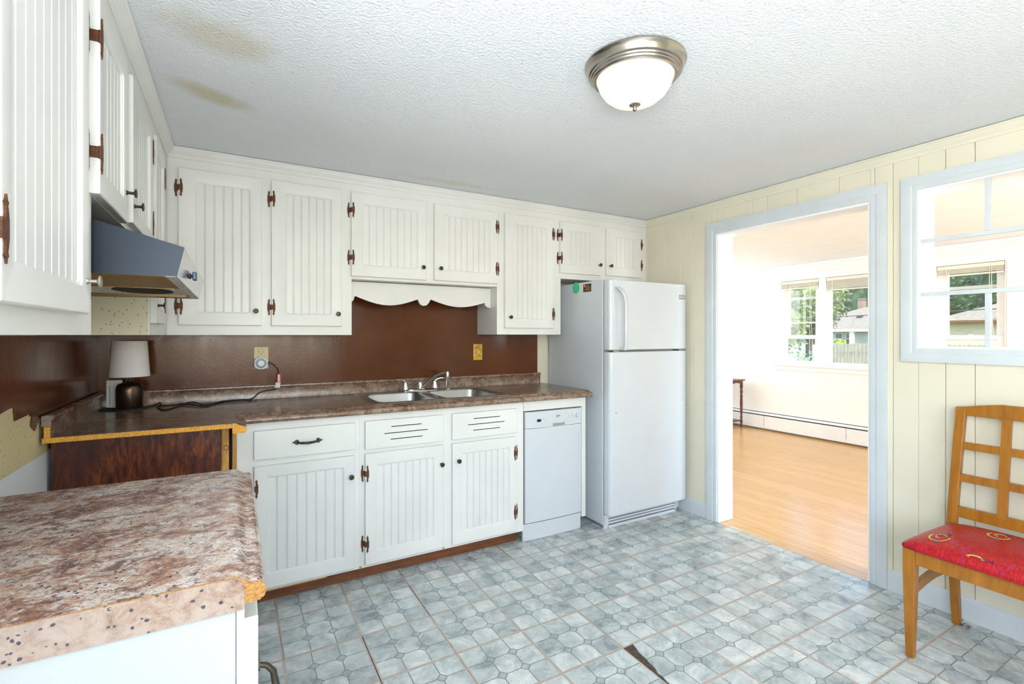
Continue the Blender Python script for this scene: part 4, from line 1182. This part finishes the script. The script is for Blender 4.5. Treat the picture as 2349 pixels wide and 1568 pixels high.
for (ex, ey, sc) in ((2.415, .835, 1), (2.60, .715, 1), (2.42, .56, 1)):
    stitch([(ex + sc * .040 * math.cos(R(a)), ey + sc * .030 * math.sin(R(a))) for a in range(60, 300, 20)], .0035, 'thread_gold')
    stitch([(ex + sc * .020 * math.cos(R(a)) + .012, ey - .002 + sc * .016 * math.sin(R(a))) for a in range(-60, 190, 25)], .0028, 'thread_gold')
    stitch([(ex + .035, ey - .012), (ex + .055, ey - .018), (ex + .075, ey - .004)], .0035, 'thread_blue')
    stitch([(ex - .046, ey - .006), (ex - .056, ey - .012)], .005, 'thread_blue')
stitch([(2.336 - 0 + .012 * math.sin(R(a)), .705 + .022 * math.cos(R(a))) for a in range(0, 200, 25)], .005, 'thread_gold')
stitch([(2.345, .690), (2.338, .672), (2.350, .660)], .005, 'thread_blue')

# crumbs of debris by the rear chair leg
mb = MB()
for k in range(14):
    x, y = 2.80 + rnd.uniform(-.02, .02), .875 + rnd.uniform(-.018, .018); a = rnd.uniform(0, 3.1); l = rnd.uniform(.006, .014)
    mb.tube([(x, y, .002 + rnd.uniform(0, .006)), (x + l * math.cos(a), y + l * math.sin(a), .002 + rnd.uniform(0, .008))], .0012, 5)
db = mb.build('debris', 'subfloor', smooth=0); tag(db, 'small clump of dry debris on the floor at the rear chair leg', 'debris'); db['kind'] = 'stuff'

# ------------------------------------------------------------------ living room beyond
LX0, LX1, LY0, LY1 = X2, 6.30, YR, 5.3
lf = struct(MB().box(XR + .0, LX1, LY0, LY1, -.06, -.0045).build('floor_living', 'subfloor', smooth=0)); lf.name = 'floor_2'
sw_ = .0572; k = 0; x = XR + .012
first = True
while x < LX1 - .005:
    w = min(sw_, LX1 - x); y = LY0 if x > X2 + .004 else DY0 + .013; yend = LY1 if x > X2 + .004 else DY1 - .013
    if x < X2 + .004 and x + w > X2 + .004: w = X2 + .0045 - x
    while y < yend - .02:
        l = rnd.uniform(1.9, 3.6); y1 = min(yend, y + l)
        if yend - y1 < .5: y1 = yend
        if x > 5.2: y1 = yend if l > 2.4 else y1
        MB().box(x + .0004, x + w - .0004, y + .0003, y1 - .0003, -.004, .0).build('plank', 'oak_strip', lf, smooth=0)
        y = y1
    x += w
lc = struct(MB().box(X2 - .004, LX1 + .1, LY0, LY1, ZC, ZC + .1).build('ceiling_2', 'living_ceiling_paint', smooth=0))
# far exterior wall with the triple window
QY0, QY1, QZ0, QZ1 = 1.672, 3.868, .905, 1.990
mb = MB()
mb.box(LX1, LX1 + .14, LY0, QY0, -.06, ZC); mb.box(LX1, LX1 + .14, QY1, LY1, -.06, ZC)
mb.box(LX1, LX1 + .14, QY0, QY1, -.06, QZ0); mb.box(LX1, LX1 + .14, QY0, QY1, QZ1, ZC)
wf = struct(mb.build('wall_far', 'living_wall_paint', smooth=0))
mb = MB(); mb.box(X2, 3.18, LY0 - .1, LY0, -.06, ZC); mb.box(4.48, LX1 + .14, LY0 - .1, LY0, -.06, ZC); mb.box(3.18, 4.48, LY0 - .1, LY0, -.06, .75); mb.box(3.18, 4.48, LY0 - .1, LY0, 2.05, ZC)
struct(mb.build('wall_front', 'living_wall_paint', smooth=0))
struct(MB().box(3.4, LX1 + .14, LY1, LY1 + .1, -.06, ZC).build('wall_side', 'living_wall_paint', smooth=0))
struct(MB().box(X2, 3.12, YW + .1, LY1 + .1, -.06, ZC).build('wall_inner', 'living_wall_paint', smooth=0))
struct(MB().box(LX1 - .020, LX1 - .0005, LY0, LY1, 2.165, 2.1985).build('trim_3', 'living_trim_paint', smooth=0, bevel=.004))

lw = struct(bpy.data.objects.new('window_2', None)); COL.objects.link(lw); lw.location = (LX1, 2.77, .9)
FQ = lambda a, d, z: (LX1 - d, -a, z)
casing_ring(FQ, -QY1, -QY0, QZ0, QZ1, .080, .018, lw, 'living_trim_paint', bottom=False)
MB().box(LX1 - .050, LX1 + .02, QY0 - .10, QY1 + .10, QZ0 - .022, QZ0).build('sill', 'living_trim_paint', lw, smooth=0, bevel=.003)
MB().box(LX1 - .016, LX1 - .0005, QY0 - .08, QY1 + .08, QZ0 - .078, QZ0 - .0225).build('apron', 'living_trim_paint', lw, smooth=0, bevel=.003)
XG = LX1 + .055
for (y0, y1) in ((QY1 - .018, QY1), (QY0, QY0 + .018), (3.290, 3.372), (2.205, 2.270)):
    MB().box(LX1 + .001, LX1 + .13, y0, y1, QZ0, QZ1).build('mullion', 'window_vinyl', lw, smooth=0, bevel=.002)
def sash(y0, y1, z0, z1, xg, st=.042, br=.05, tr=.04, name='sash'):
    mb = MB(); mb.box(xg - .016, xg + .016, y0, y0 + st, z0, z1); mb.box(xg - .016, xg + .016, y1 - st, y1, z0, z1)
    mb.box(xg - .016, xg + .016, y0 + st, y1 - st, z0, z0 + br); mb.box(xg - .016, xg + .016, y0 + st, y1 - st, z1 - tr, z1)
    s = mb.build(name, 'window_vinyl', lw, smooth=0, bevel=.002)
    MB().box(xg - .002, xg + .002, y0 + st, y1 - st, z0 + br, z1 - tr).build('pane', 'window_glass', s, smooth=0)
    return s
for (y0, y1) in ((3.372, QY1 - .018), (QY0 + .018, 2.205)):
    up = sash(y0, y1, 1.235, QZ1, LX1 + .085, .075)
    lo = sash(y0, y1, QZ0, 1.280, LX1 + .045, .060)
    MB().box(LX1 + .102, LX1 + .112, y0 + .03, y1 - .03, 1.435, 1.455).build('storm_bar', 'window_vinyl', up, smooth=0)
    MB().box(LX1 + .102, LX1 + .112, y0 + .03, y1 - .03, 1.745, 1.778).build('storm_bar', 'window_vinyl', up, smooth=0)
    MB().lathe([(.018, 0), (.016, .012), (.001, .014)], (LX1 + .045, (y0 + y1) / 2, 1.280), 12).build('sash_lock', 'window_vinyl', lo)
sash(2.270, 3.290, QZ0, QZ1, LX1 + .07, .040, .045, .04)
def blind(y0, y1, z1, n, label):
    b = thing('window_blind', label, 'blind', (LX1 + .02, (y0 + y1) / 2, z1), 'raised window blinds')
    MB().box(LX1 + .004, LX1 + .036, y0, y1, z1 - .038, z1).build('head_rail', 'blind_vinyl', b, smooth=0, bevel=.002)
    for k in range(n): MB().box(LX1 + .006, LX1 + .034, y0 + .004, y1 - .004, z1 - .0445 - k * .0075, z1 - .0405 - k * .0075).build('slat', 'blind_vinyl', b, smooth=0)
    zz = z1 - .046 - n * .0075
    MB().box(LX1 + .006, LX1 + .034, y0 + .004, y1 - .004, zz - .016, zz).build('bottom_rail', 'blind_vinyl', b, smooth=0, bevel=.002)
    for (yy, l) in ((y0 + .09, .95), (y0 + .105, .93), (y1 - .07, .12)):
        MB().tube([(LX1 + .002, yy, z1 - .03), (LX1 + .002, yy - .004, z1 - .03 - l * .5), (LX1 + .001, yy - .03 if l > .94 else yy, z1 - .03 - l)], .0022, 5).build('cord', 'blind_vinyl', b)
blind(3.378, QY1 - .022, 1.986, 6, 'cream blind drawn up in the left sash of the living room window')
blind(2.278, 3.284, 1.986, 13, 'cream blind drawn up in the wide centre pane of the living room window')
blind(QY0 + .022, 2.199, 1.986, 6, 'cream blind drawn up in the window part seen through the kitchen opening')
# baseboard heater
ht = thing('baseboard_heater', 'long white hot water baseboard heater under the living room window', 'heater', (LX1 - .03, 2.6, 0))
ys = [LY0 + .02, .35, 1.2, 2.06, 3.03, 4.05, LY1 - .02]
for a, b in zip(ys, ys[1:]):
    MB().prism([(LX1 - .066, .022), (LX1 - .064, .022), (LX1 - .064, .183), (LX1 - .058, .190), (LX1 - .060, .192), (LX1 - .066, .186)], 'y', a + .002, b - .002).build('front_panel', 'heater_metal', ht, smooth=0)
MB().box(LX1 - .012, LX1 - .0105, LY0 + .02, LY1 - .02, .2265, .233).build('top_seam', 'joint_dark', ht, smooth=0)
MB().box(LX1 - .010, LX1 - .001, LY0 + .02, LY1 - .02, .001, .240).build('back_panel', 'heater_metal', ht, smooth=0)
MB().prism([(LX1 - .010, .226), (LX1 - .050, .214), (LX1 - .058, .206), (LX1 - .058, .203), (LX1 - .049, .211), (LX1 - .010, .223)], 'y', LY0 + .02, LY1 - .02).build('hood', 'heater_metal', ht, smooth=0)
MB().box(LX1 - .0665, LX1 - .0585, LY0 + .02, LY1 - .02, .193, .203).build('damper_slot', 'dark_slot', ht, smooth=0)
MB().box(LX1 - .050, LX1 - .012, LY0 + .03, LY1 - .03, .06, .17).build('fins', 'dark_slot', ht, smooth=0)
# console table with turned legs
tb = thing('console_table', 'dark wooden side table with turned legs in the far living room', 'table', (6.03, 4.55, 0))
MB().box(5.875, 6.175, 4.285, 4.86, .652, .670).build('table_top', 'table_wood', tb, bevel=.004)
for (x0, x1, y0, y1, ax) in ((5.895, 5.905, 4.33, 4.82, 'x'), (6.140, 6.150, 4.33, 4.82, 'x')):
    pts = [(y0, .652), (y0, .600)] + [(y0 + (y1 - y0) * t / 12, .600 + .024 * abs(math.sin(math.pi * t / 6))) for t in range(13)] + [(y1, .652)]
    MB().prism(pts, 'x', x0, x1).build('apron', 'table_wood', tb, smooth=0)
for yy in (4.315, 4.825): MB().prism([(5.90, .652), (5.90, .600), (5.95, .612), (6.02, .625), (6.10, .612), (6.145, .600), (6.145, .652)], 'y', yy, yy + .01).build('apron', 'table_wood', tb, smooth=0)
lp = [(.011, .001), (.014, .03), (.011, .05), (.017, .07), (.018, .10), (.012, .115), (.017, .14), (.012, .16), (.016, .20), (.019, .34), (.015, .42), (.020, .44), (.012, .46), (.019, .49), (.019, .51), (.012, .53), (.020, .55), (.020, .652)]
for (x, y) in ((5.905, 4.325), (6.145, 4.325), (5.905, 4.82), (6.145, 4.82)):
    MB().lathe(lp, (x, y, 0), 14).build('leg', 'table_wood', tb)
MB().box(5.90, 6.15, 4.33, 4.82, .085, .10).build('shelf', 'table_wood', tb, bevel=.002)

# ------------------------------------------------------------------ outdoors beyond the window
GZ = -.85
g = MB().box(LX1 + .3, 60, -20, 45, GZ - .1, GZ).build('ground', 'grass', smooth=0); struct(g)
hs = thing('neighbour_house', 'pale neighbour house with brown shingle hip roof behind the fence', 'house', (26, 12.0, GZ))
hx0, hx1, hy0, hy1, ez = 24.4, 32.0, 9.0, 14.2, 1.50
k_ = 22.0 / 24.4
MB().box(hx0, hx1, hy0, hy1, GZ, ez + .02).build('wall', 'siding_paint', hs, smooth=0)
ry = 11.95; mb = MB()
mb.add([(hx0 - .5, hy0 - .4, ez), (hx0 - .5, hy1 + .45, ez), (hx1, hy1 + .45, ez), (hx1, hy0 - .4, ez), (hx0 + 1.9, ry, 2.62), (hx1 - 1.9, ry, 2.62), (hx0 + 1.9, 10.6, 2.62)],
       [(0, 4, 6), (0, 1, 4), (1, 2, 5, 4), (2, 3, 5), (3, 6, 5), (4, 5, 6), (0, 6, 3), (0, 3, 2, 1)]); mb.build('roof', 'roof_shingle', hs, smooth=0)
MB().box(hx0 - .56, hx0 - .48, hy0 - .4, hy1 + .45, ez - .06, ez + .04).build('gutter', 'window_vinyl', hs, smooth=0)
for (y0, y1) in ((12.30, 11.98), (11.85, 11.55)):
    w = MB().box(hx0 - .04, hx0 + .01, y0, y1, .55, 1.39).build('window', 'window_vinyl', hs, smooth=0)
    for k in range(3): MB().box(hx0 - .06, hx0 - .03, y0 - .03, y1 + .03, .60 + k * .265, .83 + k * .265).build('pane', 'display_black', w, smooth=0)
MB().box(hx0 - .45, hx0 - .30, 11.34, 11.50, GZ, ez).build('porch_post', 'window_vinyl', hs, smooth=0)
for k in range(12): MB().box(hx0 - .03, hx0 + .01, 10.62, 11.18, .45 + k * .085, .525 + k * .085).build('siding_board', 'siding_gray', hs, smooth=0)
MB().box(hx0 + 1.9, hx0 + 2.2, 12.02, 12.26, 2.0, 3.05).build('chimney', 'chimney_brick', hs, smooth=0)
MB().box(hx0 + .70, hx0 + .95, 11.55, 11.75, 2.10, 2.20).build('roof_vent', 'display_black', hs, smooth=0)
hb = thing('neighbour_house', 'second neighbour house whose roof shows through the kitchen opening', 'house', (24, 6.5, GZ))
MB().box(22.5, 24.2, 3.0, 7.7, GZ, 1.78).build('wall', 'siding_tan', hb, smooth=0)
mb = MB(); mb.add([(22.1, 2.6, 1.80), (22.1, 8.0, 1.80), (24.3, 8.0, 1.80), (24.3, 2.6, 1.80), (23.4, 5.2, 2.75), (23.5, 5.3, 2.75)], [(0, 1, 4), (1, 2, 5, 4), (2, 3, 5), (3, 0, 4, 5), (0, 3, 2, 1)]); mb.build('roof', 'roof_shingle', hb, smooth=0)
MB().box(22.0, 22.1, 2.6, 8.0, 1.72, 1.82).build('gutter', 'kick_wood', hb, smooth=0)
fe = thing('picket_fence', 'weathered gray wooden picket fence outside the window', 'fence', (16, 8, GZ))
y = 4.6
while y < 8.16:
    h = 1.035 + rnd.uniform(-.012, .012)
    MB().prism([(y, GZ), (y + .088, GZ), (y + .088, h - .03), (y + .066, h), (y + .022, h), (y, h - .03)], 'x', 16.0, 16.02).build('picket', 'fence_wood', fe, smooth=0)
    y += .098
for z in (-.4, .7): MB().box(16.02, 16.06, 4.6, 8.2, z, z + .08).build('rail', 'fence_wood', fe, smooth=0)
MB().box(15.98, 16.04, 8.17, 8.75, GZ, .98).build('gate_panel', 'siding_paint', fe, smooth=0)
def tree(label, cx, cy, cz, rx, ry_, rz, mat, n, ls, trunk=True, name='leafy_tree', cat='tree'):
    t = thing(name, label, cat, (cx, cy, GZ), None)
    r2 = random.Random(int(cx * 13 + cy * 7)); mb = MB(); vs = []; fs = []
    for k in range(n):
        d = Vector((r2.gauss(0, 1), r2.gauss(0, 1), r2.gauss(0, 1))).normalized(); rr = r2.uniform(.72, 1.06) * (1 + .14 * math.sin(d.x * 9 + d.y * 7) * math.cos(d.z * 8))
        p = Vector((cx + d.x * rx * rr, cy + d.y * ry_ * rr, cz + d.z * rz * rr))
        if p.z < GZ + .02: p.z = GZ + .05
        a = Vector((r2.gauss(0, 1), r2.gauss(0, 1), r2.gauss(0, 1))).normalized() * ls * r2.uniform(.6, 1.2); b = a.orthogonal().normalized() * ls * .6
        o = len(vs); vs += [p - a, p - b, p + a, p + b]; fs.append((o, o + 1, o + 2, o + 3))
    mb.add(vs, fs); f = mb.build('foliage', mat, t, smooth=0); f['kind'] = 'stuff'
    # dense inner mass so that the crown is not see-through
    rings = []
    for i in range(1, 10):
        th = math.pi * i / 10
        rings.append([(cx + rx * .9 * math.sin(th) * math.cos(R(q)), cy + ry_ * .9 * math.sin(th) * math.sin(R(q)), max(GZ + .05, cz + rz * .9 * math.cos(th))) for q in range(0, 360, 30)])
    MB().loops(rings).build('crown', mat, t, smooth=60)
    if trunk: MB().lathe([(.25, 0), (.18, 1.0), (.15, max(1.2, cz - GZ))], (cx, cy, GZ), 10).build('trunk', 'bark', t)
    return t
tree('yellow green tree filling the upper left of the wide window pane', 20.5, 11.30, 2.75, 1.2, 1.22, 1.35, 'leaf_light', 4200, .075)
tree('dark green tree behind the neighbour roof in the wide window pane', 36.5, 17.2, 4.4, 2.4, 3.4, 3.4, 'leaf_dark', 5200, .13)
tree('tall dark tree behind both neighbour houses', 41, 12.6, 5.6, 2.6, 3.6, 4.6, 'leaf_dark', 5200, .14)
tree('olive green tree seen in the left sash', 17, 10.9, 1.9, 1.3, 1.35, 1.6, 'leaf_light', 4200, .07)
tree('broad green tree further left beyond the left sash', 25, 18.3, 3.4, 2.5, 2.6, 3.0, 'leaf_light', 4500, .11)
tree('gray green shrub low behind the left sash', 12.2, 7.35, .05, .8, .95, .90, 'leaf_gray', 2400, .05, False, 'leafy_shrub', 'shrub')
tree('dark green tree above the second neighbour house', 35.5, 6.5, 4.0, 2.6, 4.6, 4.0, 'leaf_dark', 5200, .14)
tree('small round lime green shrub above the fence line', 18.2, 9.06, .70, .3, .22, .44, 'leaf_lime', 700, .04, False, 'leafy_shrub', 'shrub')
wr = thing('utility_wires', 'two dark utility wires crossing above the neighbour roof', 'wire', (15, 7.5, 3))
for dz in (0, .42):
    MB().tube([(15, 1.0 + t * 1.5, 2.02 + dz - .055 * t - .03 * math.sin(t) ) for t in range(9)], .012, 5).build('wire', 'wire_black', wr)
